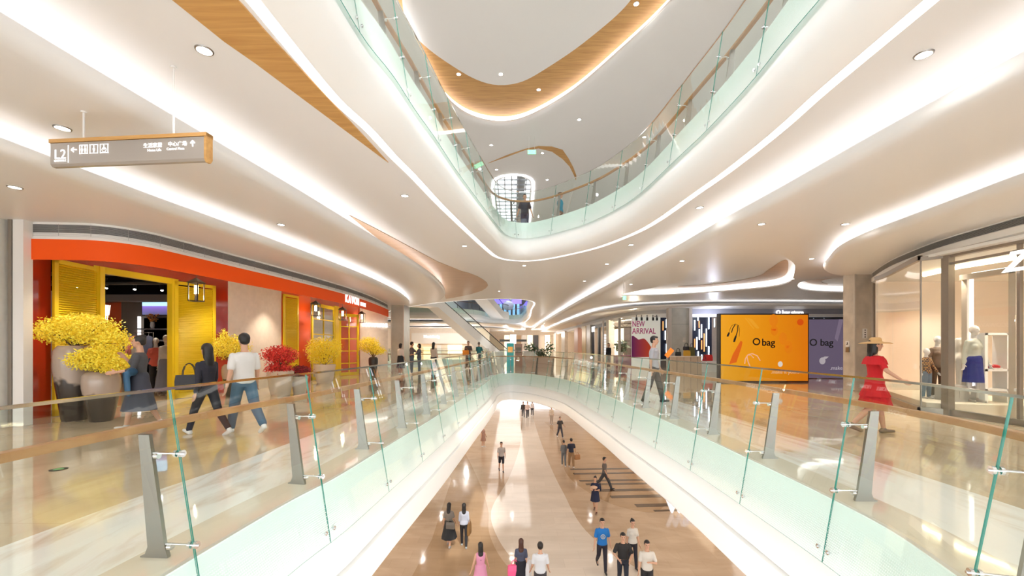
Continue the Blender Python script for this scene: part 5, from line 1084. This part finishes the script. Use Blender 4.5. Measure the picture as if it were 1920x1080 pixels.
# ================================================================ PEOPLE
def remesh(mb, vox, sm=4):
    me = bpy.data.meshes.new('tmp'); me.from_pydata(mb.v, [], mb.f)
    bm = bmesh.new(); bm.from_mesh(me)
    bmesh.ops.recalc_face_normals(bm, faces=bm.faces[:]); bm.to_mesh(me); bm.free()
    o = bpy.data.objects.new('tmp', me); COL.objects.link(o)
    a = o.modifiers.new('r', 'REMESH'); a.mode = 'VOXEL'; a.voxel_size = vox; a.adaptivity = 0
    if sm: b = o.modifiers.new('s', 'SMOOTH'); b.iterations = sm; b.factor = .5
    bpy.context.view_layer.update(); dg = bpy.context.evaluated_depsgraph_get()
    r = bpy.data.meshes.new_from_object(o.evaluated_get(dg)); bpy.data.objects.remove(o); bpy.data.meshes.remove(me)
    r.polygons.foreach_set('use_smooth', [True]*len(r.polygons)); return r
def mesh_obj(name, me, m, parent):
    me.name = name; me.materials.clear()
    for q in (m if isinstance(m, list) else [m]): me.materials.append(q)
    o = bpy.data.objects.new(name, me); COL.objects.link(o); o.parent = parent; WM[o.name] = WM[parent.name]; return o
CM = {}
def cm(c, rough=.8):
    k = tuple(c)
    if k not in CM: CM[k] = mat('cloth_%.2f_%.2f_%.2f' % k, k, rough)
    return CM[k]
SKIN = mat('skin', (.58, .33, .22), .5); HAIR = mat('black_hair', (.012, .009, .008), .45); HAIRB = mat('brown_hair', (.07, .025, .015), .45)
EYE_M = mat('eye', (.01, .008, .008), .2); LIP = mat('lips', (.45, .14, .12), .5); MANN = mat('mannequin_white', (.82, .78, .74), .35)
def person(label, loc, face, H=1.7, fem=False, legs=(0, 0, 0, 0), arms=((0, 8, 10, 0), (0, 8, 10, 0)), top=None, sleeve='short', bottom=('pants', (.03, .03, .04)), hair='short', hm=None, shoes=(.8, .8, .8), vox=.014,
           skin=None, group=None, hem=.88, cat='person', name='person', head=(0, 0), cap_=None, neckline=0, tmat=None, extra=None):
    """loc = point on the floor, face = heading in degrees (0 faces the camera, -Y; 90 faces +X).  legs = hip/knee angles left, right."""
    k = H/1.75; skin = skin or SKIN; hm = hm or HAIR
    t = thing(name, label, cat, loc, R(face), group)
    S = lambda p: Vector(p)*k
    wr = (.118 if fem else .138); hr = (.168 if fem else .16); cr = (.142 if fem else .168); sr = (.160 if fem else .186)
    tor = [(.86, hr*.75, .095), (.93, hr, .118), (1.0, hr*.93, .112), (1.09, wr, .093), (1.2, (wr+cr)/2, .10), (1.30, cr, .116 if not fem else .12), (1.38, sr*.93, .10), (1.42, sr*.74, .080), (1.45, sr*.45, .066), (1.475, .060, .056)]
    J = {}; low = 9
    for s, (hp, kn) in ((1, legs[:2]), (-1, legs[2:])):
        h0 = Vector((s*.088, 0, .91)); a = R(hp); kn0 = h0+Vector((0, -math.sin(a), -math.cos(a)))*.43; b = R(hp-kn); an = kn0+Vector((0, -math.sin(b), -math.cos(b)))*.41
        J[s] = (h0, kn0, an, b); low = min(low, an.z-.075*math.cos(min(abs(b), 1)))
    dz = -low
    up = lambda v: Vector((v.x, v.y, v.z+dz))
    A = {}
    for s, (sw, ab, fl, inn) in ((1, arms[0]), (-1, arms[1])):
        s0 = Vector((s*(sr-.012), 0, 1.385)); u = Vector((s*math.sin(R(ab)), -math.sin(R(sw))*math.cos(R(ab)), -math.cos(R(sw))*math.cos(R(ab))))
        el = s0+u*.275; ab2 = ab-inn; f = Vector((s*math.sin(R(ab2)), -math.sin(R(sw+fl))*math.cos(R(ab2)), -math.cos(R(sw+fl))*math.cos(R(ab2)))); wr_ = el+f*.245
        A[s] = (s0, el, wr_, f)
    def torso(mb, infl, z0=.86, z1=1.47, dy=0):
        rs = [(z, rx+infl, ry+infl) for z, rx, ry in tor if z0-.03 <= z <= z1]
        rs[0] = (max(z0, rs[0][0]), rs[0][1], rs[0][2])
        mb.rings([[up(Vector((rx*math.cos(2*math.pi*i/20), ry*math.sin(2*math.pi*i/20)*(1.05 if math.sin(2*math.pi*i/20) < 0 else .95), z)))*k for i in range(20)] for z, rx, ry in rs])
        if fem and z1 > 1.3:
            for s in (-1, 1): mb.ell(up(Vector((s*.065, -.085, 1.27)))*k, (.062*k+infl*.8, .055*k+infl*.8, .06*k+infl*.8))
    body = MB(); torso(body, 0)
    HD = up(Vector((head[0]*.02, -.02, 1.645)))
    q = Matrix.Rotation(R(head[0]), 3, 'Z') @ Matrix.Rotation(R(head[1]), 3, 'X')
    hv = lambda x, y, z: (HD+q @ Vector((x, y, z)))*k
    body.cap(up(Vector((0, .015, 1.43)))*k, hv(0, .01, -.05), .056*k, .052*k)
    body.ell(hv(0, .012, .020), (.078*k, .096*k, .103*k), q, 18, 11); body.ell(hv(0, -.022, -.035), (.056*k, .066*k, .078*k), q, 16, 9); body.ell(hv(0, -.058, -.088), (.026*k, .022*k, .02*k), q)
    body.cap(hv(0, -.083, .015), hv(0, -.103, -.022), .010*k, .014*k, 8); body.ell(hv(0, -.074, .036), (.045*k, .014*k, .010*k), q)
    for s in (-1, 1): body.ell(hv(s*.076, .012, -.005), (.011*k, .02*k, .03*k), q, 8, 6)
    for s in (-1, 1):
        s0, el, w_, f = A[s]; r1 = .043 if fem else .052
        body.cap(up(s0)*k, up(el)*k, r1*k, .037*k); body.cap(up(el)*k, up(w_)*k, .037*k, .025*k)
        side = Vector((0, -1, 0)) if abs(f.y) < .8 else Vector((0, 0, 1)); side = (side-f*side.dot(f)).normalized(); nn = f.cross(side)
        pc = w_+f*.05; rot = Matrix((side, nn, f)).transposed()
        body.ell(up(pc)*k, (.040*k, .016*k, .055*k), rot, 12, 8)
        curl = nn*(-s)
        for i, (o, L) in enumerate(((-.030, .062), (-.010, .074), (.010, .078), (.029, .066))):
            a0 = w_+f*.088+side*o*-1; a1 = a0+f*L*.5+curl*.008; a2 = a1+(f*.8+curl*.6).normalized()*L*.5
            body.cap(up(a0)*k, up(a1)*k, .0098*k, .009*k, 7); body.cap(up(a1)*k, up(a2)*k, .009*k, .0078*k, 7)
        th0 = w_+f*.03+side*.03; th1 = th0+(f*.6+side*.75).normalized()*.038; th2 = th1+(f*.95+side*.25).normalized()*.03
        body.cap(up(th0)*k, up(th1)*k, .0125*k, .0105*k, 7); body.cap(up(th1)*k, up(th2)*k, .0105*k, .009*k, 7)
    for s in (-1, 1):
        h0, kn0, an, b = J[s]
        body.cap(up(h0)*k, up(kn0)*k, .082*k, .054*k, 14); body.cap(up(kn0)*k, up(kn0.lerp(an, .35))*k, .052*k, .055*k, 12); body.cap(up(kn0.lerp(an, .35))*k, up(an)*k, .054*k, .035*k, 12)
        toe = Vector((0, -math.cos(max(-.9, min(.3, b*.7))), math.sin(max(-.9, min(.3, b*.7)))*1.0)); body.cap(up(an+Vector((0, .03, -.035)))*k, up(an+toe*.13+Vector((0, 0, -.045)))*k, .036*k, .028*k)
    bm_ = [skin]; me = remesh(body, vox*.8 if vox < .013 else vox*.9, 3); mesh_obj('body', me, skin, t)
    c = lambda mb, nm, m, v=vox: mesh_obj(nm, remesh(mb, v, 4), m, t)
    # shoes
    for s in (-1, 1):
        h0, kn0, an, b = J[s]; tt = max(-.9, min(.3, b*.7)); toe = Vector((0, -math.cos(tt), math.sin(tt)))
        mb = MB(); a0 = an+Vector((0, .035, -.040)); mb.cap(up(a0)*k, up(an+toe*.15+Vector((0, 0, -.048)))*k, .042*k, .030*k, 12); mb.cap(up(an)*k, up(a0)*k, .043*k, .042*k, 10); c(mb, 'shoe', cm(shoes, .5), .010)
    # trousers, shorts or skirt
    kind, bc = bottom[0], bottom[1]
    if kind in ('pants', 'shorts', 'slim'):
        mb = MB(); torso(mb, .014*k, .86, 1.03); fr = 1.0 if kind != 'shorts' else .12; g = .012 if kind == 'slim' else .024
        for s in (-1, 1):
            h0, kn0, an, b = J[s]
            if kind == 'shorts': mb.cap(up(h0)*k, up(h0.lerp(kn0, .86))*k, .098*k, .078*k, 14)
            else: mb.cap(up(h0)*k, up(kn0)*k, (.084+g*.6)*k, (.055+g)*k, 14); mb.cap(up(kn0)*k, up(kn0.lerp(an, .95))*k, (.056+g)*k, (.040+g*.9)*k, 12)
        c(mb, 'shorts' if kind == 'shorts' else 'trousers', cm(bc))
    elif kind in ('skirt', 'dress'):
        zl = bottom[2]; fl_ = bottom[3] if len(bottom) > 3 else .09; mb = MB(); rs = []; n = 36
        zs = [1.07, 1.0, .93]+[.93-(.93-zl)*i/5 for i in range(1, 6)]
        mv = (J[1][1].y+J[-1][1].y)/2
        for i, z in enumerate(zs):
            f_ = max(0, (.93-z)/(.93-zl)); rx = (wr if z > 1.05 else hr)+.016+fl_*f_; ry = (.10 if z > 1.05 else .125)+.016+fl_*f_*.9+abs(J[1][1].y-J[-1][1].y)*.3*f_
            rs.append([up(Vector(((rx+.012*f_*math.cos(9*a))*math.cos(a), (ry+.012*f_*math.cos(9*a))*math.sin(a)+mv*f_*.6, z)))*k for a in [2*math.pi*j/n for j in range(n)]])
        mb.rings(rs); o = mb.build('skirt', cm(bc), t, smooth=60, local=True)
    if top is not None:
        mb = MB(); torso(mb, .015*k, hem, 1.455)
        for s in (-1, 1):
            s0, el, w_, f = A[s]; r1 = (.043 if fem else .050)+.008
            if sleeve == 'none': mb.cap(up(s0-Vector((s*.05, 0, 0)))*k, up(s0-Vector((s*.02, 0, .0)))*k, .045*k, .045*k)
            elif sleeve == 'short': mb.cap(up(s0)*k, up(s0.lerp(el, .72))*k, r1*k, (r1+.003)*k)
            else:
                mb.cap(up(s0)*k, up(el)*k, r1*k, .046*k)
                mb.cap(up(el)*k, up(el.lerp(w_, .92 if sleeve == 'long' else .35))*k, .046*k, .038*k)
        c(mb, 'top', tmat or cm(top))
    # hair
    if hair != 'none':
        mb = MB(); mb.ell(hv(0, .022, .040), (.088*k, .099*k, .096*k), q, 18, 11)
        if hair == 'short': mb.ell(hv(0, .045, .0), (.080*k, .07*k, .075*k), q); mb.ell(hv(0, -.045, .085), (.062*k, .042*k, .032*k), q)
        if hair == 'bun': mb.ell(hv(0, .06, -.01), (.07*k, .06*k, .06*k), q); mb.ell(hv(0, .08, .105), (.042*k, .042*k, .042*k), q)
        if hair == 'bob': mb.cap(hv(0, .05, .02), hv(0, .05, -.09), .09*k, .085*k)
        if hair in ('long', 'longer'):
            L = .30 if hair == 'long' else .42
            mb.cap(hv(0, .045, .02), hv(0, .055, -.13), .088*k, .080*k); mb.rings([[(HD+q @ Vector((x*.085*kk, .085+y*.032+dy, z)))*k for x, y in [(math.cos(2*math.pi*i/14), math.sin(2*math.pi*i/14)) for i in range(14)]] for kk, z, dy in ((.9, .0, -.02), (1.05, -.12, 0), (1.0, -.22, .015), (.7, -L, .02))])
        # keep the face free
        mesh_obj('hair', trim_face(remesh(mb, vox*.8, 3), HD*k, q, k), hm, t)
    if cat == 'person':
        for s in (-1, 1): mb = MB(); mb.ell(hv(s*.031, -.084, .012), (.014*k, .006*k, .007*k), q, 8, 6); mb.build('eye', EYE_M, t, smooth='all', local=True)
        mb = MB(); mb.ell(hv(0, -.087, -.052), (.022*k, .007*k, .007*k), q, 10, 6); mb.build('mouth', LIP, t, smooth='all', local=True)
    t['_k'] = 0; del t['_k']
    if extra: extra(t, k, up, A, J, hv)
    return t
def trim_face(me, hd, q, k):
    bm = bmesh.new(); bm.from_mesh(me); qi = q.inverted(); kill = []
    for v in bm.verts:
        p = (qi @ (v.co-hd))/k
        if p.y < -.035 and p.z < .062 and abs(p.x) < .075: kill.append(v)
    bmesh.ops.delete(bm, geom=kill, context='VERTS'); bm.to_mesh(me); bm.free(); return me
def bag(name, loc, rz, d, c, label, hh=.16, par=None):
    t = thing(name, label, 'bag', loc, rz); m = cm(c, .5); w_, dd, h_ = d
    mb = MB(); mb.rings([[(x*w_/2*kk, y*dd/2*k2, z) for x, y in ((-1, -1), (1, -1), (1, 1), (-1, 1))] for kk, k2, z in ((.95, .9, -h_), (1, 1, -h_*.9), (1, 1, -h_*.4), (.97, .6, 0))]); mb.build('body', m, t, local=True)
    for s in (-1, 1): mb = MB(); mb.tube([(w_*.25*math.cos(a), s*dd*.2, hh*math.sin(a)-.01) for a in [math.pi*i/8 for i in range(9)]], .007, 5); mb.build('handle', m, t, local=True)
    return t
walk = (24, 6, -20, 14); walk2 = (-20, 14, 24, 6); step = (12, 4, -10, 8); stand = (2, 2, -2, 2)
rel = ((8, 7, 12, 0), (-8, 7, 12, 0)); rel2 = ((-12, 8, 12, 0), (14, 8, 15, 0))
gp = lambda x, y, z=0: tuple(onz(x, y, z))
# --- middle level, left
def denim(t, k, up, A, J, hv):
    pass
p = person('woman in a dark grey top, hand at her mouth, before the blossom jars', gp(262, 803), -62, 1.68, True, (14, 4, -14, 12), ((12, 16, 70, 30), (28, 20, 118, 42)), (.07, .07, .08), 'elbow', ('skirt', (.055, .06, .085), .36, .07), 'bun', shoes=(.5, .47, .46), vox=.012)
q_ = gp(268, 803); jt = thing('denim_jacket', 'blue denim jacket carried over the arm of the woman in the dark grey top', 'jacket', (q_[0]-.02, q_[1]-.06, .92), R(-62))
mb = MB(); mb.cap((-.16, -.17, .12), (.20, -.04, .12), .06, .075)
for i in range(9):
    xx = -.15+i*.043; mb.cap((xx, -.19+.015*(i % 2)+.10*max(0, i-5)/4, .10), (xx*1.25-.01*(i % 3), -.16+.012*(i % 2)+.1*max(0, i-5)/4, -.22-.07*((i*5) % 4)/3), .036, .030); mesh_obj('cloth', remesh(mb, .014), cm((.045, .13, .24)), jt)
person('woman all in black with long dark hair, walking left beside the man in white', gp(388, 815), -112, 1.60, True, (30, 8, -26, 16), ((-14, 10, 14, 0), (16, 12, 20, 0)), (.018, .018, .03), 'long', ('slim', (.02, .02, .03)), 'longer', shoes=(.75, .72, .72), vox=.012)
bag('shoulder_bag', (gp(372, 815)[0]-.02, gp(372, 815)[1]-.18, 1.02), R(20), (.36, .12, .24), (.015, .015, .02), 'black bag swinging behind the woman in black', .2)
person('man in a white t-shirt and blue jeans walking away beside the woman in black', gp(458, 813), -128, 1.76, False, (26, 6, -30, 20), ((-16, 12, 18, 0), (10, 10, 18, 0)), (.66, .65, .64), 'short', ('pants', (.07, .14, .22)), 'short', shoes=(.8, .8, .8), vox=.012)
person('woman in a white top and black skirt beside the grey stone pillar', gp(751, 702), 165, 1.60, True, stand, ((10, 8, 60, 20), (4, 7, 10, 0)), (.72, .66, .62), 'elbow', ('skirt', (.015, .015, .02), .35, .06), 'bob')
person('person in a grey top leaning into an embrace behind the left railing', gp(772, 701), 120, 1.68, False, stand, ((50, 20, 50, 40), (40, 15, 50, 30)), (.12, .11, .12), 'short', ('pants', (.10, .15, .22)), 'short')
person('person in dark grey and jeans being embraced behind the left railing', gp(786, 701), -70, 1.58, True, stand, ((40, 15, 40, 20), (30, 15, 60, 20)), (.10, .12, .16), 'elbow', ('pants', (.08, .13, .2)), 'bob')
person('woman in a pale blouse with long dark hair, back turned, behind the left railing', gp(813, 700), 170, 1.66, True, stand, ((30, 10, 80, 10), (4, 7, 10, 0)), (.66, .58, .50), 'elbow', ('pants', (.12, .13, .14)), 'long')
person('man in a dark t-shirt with an orange bag behind the left railing', gp(878, 690), 10, 1.78, False, stand, ((10, 10, 80, 30), (6, 8, 20, 0)), (.09, .07, .065), 'short', ('pants', (.05, .05, .06)), 'short')
q_ = gp(874, 691); bag('shoulder_bag', (q_[0], q_[1]-.17, 1.2), 0, (.40, .12, .34), (.75, .25, .01), 'orange bag held before the man in the dark t-shirt')
person('man in a teal t-shirt with a lilac front behind the left railing', gp(898, 689), 160, 1.72, False, stand, ((20, 10, 60, 20), (20, 10, 60, 20)), (.03, .22, .24), 'short', ('pants', (.10, .12, .16)), 'short', hm=mat('grey_hair', (.15, .13, .12), .5))
# --- middle level, right
REDM = (.55, .008, .015)
def reddress(t, k, up, A, J, hv):
    mb = MB(); n = 40
    for z, r, w_ in ((.78, .21, .05), (.62, .23, .05)):
        rs = []
        for dz_, dr in ((.07, -.015), (.0, .02), (-.08, .05)): rs.append([up(Vector(((r+dr+.014*math.cos(12*a))*math.cos(a), (r*.8+dr+.014*math.cos(12*a))*math.sin(a), z+dz_)))*k for a in [2*math.pi*j/n for j in range(n)]])
        mb.rings(rs, caps=False)
    rs = []
    for z, r in ((1.44, .17), (1.38, .235), (1.29, .275)): rs.append([up(Vector(((r+.01*math.cos(11*a))*math.cos(a), (r*.62+.01*math.cos(11*a))*math.sin(a), z)))*k for a in [2*math.pi*j/n for j in range(n)]])
    mb.rings(rs, caps=False); mb.build('ruffles', cm(REDM), t, smooth=60, local=True)
    mb = MB(); c_ = hv(0, .01, .06); rs = []
    for r, z in ((.02, .085), (.07, .08), (.09, .055), (.098, .01), (.13, -.005), (.20, -.012), (.25, -.03), (.25, -.036), (.19, -.018), (.10, -.005)): rs.append([c_+Vector((r*math.cos(a), r*math.sin(a), z))*k for a in [2*math.pi*j/28 for j in range(28)]])
    mb.rings(rs); mb.build('straw_hat', mat('straw', (.62, .38, .16), .7, bump=.3, bscale=90), t, smooth=50, local=True)
person('woman in a red ruffled off shoulder dress and straw hat on the right walkway', gp(1640, 812), 70, 1.62, True, (14, 5, -14, 26), ((20, 46, 30, 8), (16, 40, 30, 8)), REDM, 'short', ('skirt', REDM, .50, .07), 'long', shoes=(.22, .15, .10), vox=.012, extra=reddress)
person('man in a grey shirt and dark trousers walking past the new arrival poster', gp(1226, 754), 60, 1.76, False, (16, 4, -12, 10), rel, (.38, .38, .42), 'short', ('pants', (.06, .06, .065)), 'short', shoes=(.02, .02, .02))
person('person in a black jacket standing before the dark framed shop', gp(1141, 690), -40, 1.66, True, stand, rel, (.012, .012, .018), 'long', ('pants', (.25, .22, .22)), 'bob')
# --- upper gallery
pz = at(984, 382, 17.6); person('person in a black printed t-shirt on the upper gallery beside the skylight', (pz.x, 17.6, 6.0), 0, 1.72, False, stand, ((0, 16, 8, 0), (0, 16, 8, 0)), (.03, .03, .05), 'short', ('pants', (.04, .04, .08)), 'short')
pz = at(1050, 365, 17.2); person('person in a blue top on the upper gallery right of the skylight', (pz.x, 17.2, 6.0), 80, 1.72, False, walk, rel, (.01, .22, .34), 'short', ('pants', (.2, .12, .08)), 'short', hm=HAIRB)
# --- lower level
L1 = lambda x, y: gp(x, y, -6)
person('person in a dark jacket, left of the far group of three on the lower level', L1(981, 783), 0, 1.72, False, walk, rel, (.06, .05, .05), 'long', ('pants', (.13, .13, .15)), 'short', vox=.018)
person('person in a pink white top, middle of the far group of three', L1(989, 784), 0, 1.76, False, walk2, ((0, 10, 50, 10), (0, 10, 40, 10)), (.75, .58, .54), 'short', ('pants', (.10, .10, .12)), 'short', vox=.018)
person('woman in a white top and black leggings, right of the far group of three', L1(998, 780), 0, 1.62, True, step, rel, (.85, .78, .76), 'short', ('slim', (.06, .06, .07)), 'long', vox=.018)
person('man in dark clothes walking on the lower level left of the curved edge', L1(1050, 820), 20, 1.74, False, walk, ((10, 14, 60, 10), (-10, 10, 12, 0)), (.055, .055, .06), 'short', ('pants', (.05, .055, .08)), 'short', vox=.018)
person('faint pale figure standing far back on the right of the lower level', L1(1034, 796), 0, 1.7, True, stand, rel, (.66, .56, .46), 'elbow', ('pants', (.5, .42, .36)), 'short', vox=.018)
person('woman in grey walking beside the man in navy on the lower level', L1(1057, 874), 180, 1.62, True, step, rel, (.16, .17, .18), 'elbow', ('slim', (.14, .16, .18)), 'bun', vox=.016)
person('man in a navy t-shirt and tan trousers holding a brown bag on the lower level', L1(1071, 876), 190, 1.78, False, step, ((0, 10, 10, 0), (10, 16, 20, 0)), (.02, .025, .05), 'short', ('pants', (.30, .18, .09)), 'short', vox=.016)
q_ = L1(1083, 876); bag('paper_bag', (q_[0]-.02, q_[1], -5.22), R(20), (.34, .12, .30), (.42, .20, .08), 'brown bag in the hand of the man in navy')
person('man in a grey t-shirt and black shorts walking alone on the lower level', L1(940, 884), 10, 1.76, False, (14, 4, -14, 12), rel2, (.40, .36, .34), 'short', ('shorts', (.02, .02, .03)), 'short', shoes=(.04, .04, .05), vox=.016)
person('blurred man in dark grey striding over the dark floor stripes', L1(1133, 917), 70, 1.74, False, (28, 6, -30, 20), rel2, (.14, .12, .11), 'short', ('pants', (.05, .05, .055)), 'short', shoes=(.05, .05, .05), vox=.016)
person('woman in a navy dress holding a bundle on the lower level', L1(1116, 960), -20, 1.62, True, (16, 4, -12, 22), ((24, 12, 80, 40), (24, 12, 80, 40)), (.01, .015, .05), 'short', ('skirt', (.01, .015, .05), .58, .04), 'bun', shoes=(.10, .03, .02), vox=.014)
q_ = L1(1113, 960); bt = thing('bundle', 'small cream bundle held by the woman in the navy dress', 'bundle', (q_[0]-.05, q_[1]-.28, -4.80)); mb = MB(); mb.ell((0, 0, 0), (.17, .09, .08)); mb.build('wrap', cm((.6, .40, .28)), bt, smooth='all', local=True)
q_ = L1(1126, 960); bag('handbag', (q_[0]-.02, q_[1]+.05, -4.78), R(80), (.3, .12, .24), (.02, .025, .05), 'dark handbag at the side of the woman in the navy dress')
person('woman in a grey top and black skirt, left of the pair at lower left', L1(842, 1024), 170, 1.62, True, step, rel2, (.22, .19, .16), 'short', ('skirt', (.02, .022, .025), .36, .13), 'long', shoes=(.35, .33, .32), vox=.014)
q_ = L1(846, 1024); bag('crossbody_bag', (q_[0]-.0, q_[1]-.20, -5.02), R(-8), (.32, .1, .24), (.15, .13, .11), 'grey bag on the back of the woman in the black skirt', .1)
person('woman in a pale blue shirt and black leggings, right of the pair at lower left', L1(870, 1025), 185, 1.62, True, step, rel, (.44, .47, .56), 'elbow', ('slim', (.015, .015, .02)), 'long', shoes=(.35, .38, .38), vox=.014)
q_ = L1(879, 1025); bag('tote_bag', (q_[0]+.02, q_[1], -5.12), R(80), (.34, .08, .42), (.22, .11, .03), 'brown tote at the side of the woman in pale blue')
person('woman in a pink dress with long dark hair, back turned, at the bottom edge', L1(901, 1119), 190, 1.62, True, step, ((-10, 16, 20, 0), (14, 14, 10, 0)), (.66, .28, .42), 'none', ('skirt', (.66, .28, .42), .25, .12), 'longer', shoes=(.5, .4, .4), vox=.013)
person('woman in a navy top and black skirt carrying a pink bag at the bottom edge', L1(977, 1110), 180, 1.62, True, step, rel, (.07, .08, .13), 'short', ('skirt', (.012, .012, .02), .48, .05), 'longer', hm=HAIRB, vox=.013)
q_ = L1(962, 1110); bag('shopping_bag', (q_[0]+.04, q_[1]-.05, -5.15), R(10), (.40, .14, .36), (.95, .12, .30), 'bright pink shopping bag held by the woman in navy')
q_ = L1(990, 1110); bag('shopping_bag', (q_[0]+.02, q_[1]-.05, -5.05), R(70), (.26, .12, .45), (.75, .75, .78), 'white shopping bag between the woman in navy and the man in white')
person('man in a white t-shirt, back turned, at the bottom edge', L1(1013, 1132), 180, 1.78, False, step, ((4, 9, 30, 0), (4, 9, 30, 0)), (.62, .63, .66), 'short', ('pants', (.05, .045, .05)), 'short', vox=.013)
bt_ = mat('blue_printed_shirt', (.01, .16, .50), .8)
def emblem(t, k, up, A, J, hv):
    mb = MB(); c_ = up(Vector((0, -.148, 1.22)))*k
    n = 24; mb.rings([[c_+Vector((r*math.cos(2*math.pi*i/n), dy, r*math.sin(2*math.pi*i/n))) for i in range(n)] for r, dy in ((.062, .02), (.078, .02), (.078, 0), (.062, 0))], caps=False)
    for s in (-.03, 0, .03): mb.box(c_+Vector((s, .005, 0)), (.014, .016, .085))
    mb.build('print', cm((.5, .55, .6)), t, local=True)
person('man in a blue t-shirt with a round pale print walking towards the camera', L1(1129, 1072), 0, 1.76, False, (10, 4, -18, 26), ((-6, 12, 10, 0), (8, 12, 12, 0)), (.01, .16, .50), 'short', ('slim', (.02, .018, .03)), 'short', shoes=(.03, .03, .03), vox=.012, tmat=bt_, extra=emblem)
person('man in a black t-shirt with hands at his waist walking towards the camera', L1(1168, 1107), -6, 1.76, False, (12, 4, -12, 16), ((12, 22, 52, 48), (8, 22, 60, 52)), (.02, .018, .018), 'short', ('slim', (.015, .018, .03)), 'short', vox=.012, hem=.98)
person('woman in a white v neck top and black trousers behind the man in black', L1(1186, 1065), 8, 1.64, True, (10, 4, -12, 18), rel, (.60, .57, .52), 'short', ('slim', (.015, .015, .025)), 'bun', shoes=(.02, .02, .02), vox=.012)
person('man in a white t-shirt with one forearm across his chest', L1(1213, 1124), -4, 1.74, False, step, ((22, 14, 100, 62), (4, 9, 8, 0)), (.60, .56, .50), 'short', ('pants', (.02, .018, .02)), 'short', vox=.012)
person('woman with dark hair half hidden by the white edge, far left of the lower level', L1(906, 838), 60, 1.6, True, stand, rel, (.4, .25, .2), 'short', ('skirt', (.35, .2, .15), .5, .06), 'long', vox=.018)
# --- mannequins
def mann(label, loc, face, H, top, bottom, legs=stand, arms=rel, sleeve='long', tm=None, hem=.86): return person(label, loc, face, H, True, legs, arms, top, sleeve, bottom, 'none', shoes=(.5, .45, .42), skin=MANN, cat='mannequin', name='mannequin', tmat=tm, hem=hem)
pm_, nt, bs = new_mat('brown_plaid'); tcn = nt.nodes.new('ShaderNodeTexCoord'); ck = nt.nodes.new('ShaderNodeTexChecker'); ck.inputs['Scale'].default_value = 26; ck.inputs['Color1'].default_value = (.45, .25, .10, 1); ck.inputs['Color2'].default_value = (.10, .07, .06, 1); nt.links.new(tcn.outputs['Object'], ck.inputs['Vector']); nt.links.new(ck.outputs['Color'], bs.inputs['Base Color']); bs.inputs['Roughness'].default_value = .9
mann('small child mannequin in a brown plaid coat and blue jeans behind the curved glass', (10.05, 10.35, .221), 10, 1.20, (.3, .2, .1), ('pants', (.16, .22, .28)), arms=((10, 18, 14, 0), (0, 16, 14, 0)), tm=pm_, hem=.80)
mann('taller child mannequin in a brown puffer jacket and dark trousers', (10.42, 10.45, .221), -8, 1.50, (.22, .15, .10), ('slim', (.10, .07, .04)), arms=((0, 18, 10, 0), (0, 18, 10, 0)), hem=.84)
mann('white mannequin in a green and white top and royal blue skirt', (10.52, 9.72, .221), 0, 1.72, (.60, .62, .55), ('skirt', (.02, .03, .22), .45, .03))
mann('second white mannequin standing close behind the one in the blue skirt', (10.95, 10.3, .221), -20, 1.78, (.75, .72, .66), ('pants', (.7, .68, .64)))
mann('mannequin in a coral cardigan and dark trousers inside the home shop', (-11.1, 13.3, .006), 30, 1.72, (.78, .16, .12), ('slim', (.03, .03, .035)), arms=((0, 12, 12, 0), (0, 14, 8, 0)))
mann('mannequin in a pale blouse and long blue grey skirt inside the home shop', (-10.45, 12.9, .006), 10, 1.80, (.62, .62, .66), ('skirt', (.20, .22, .30), .12, .10))
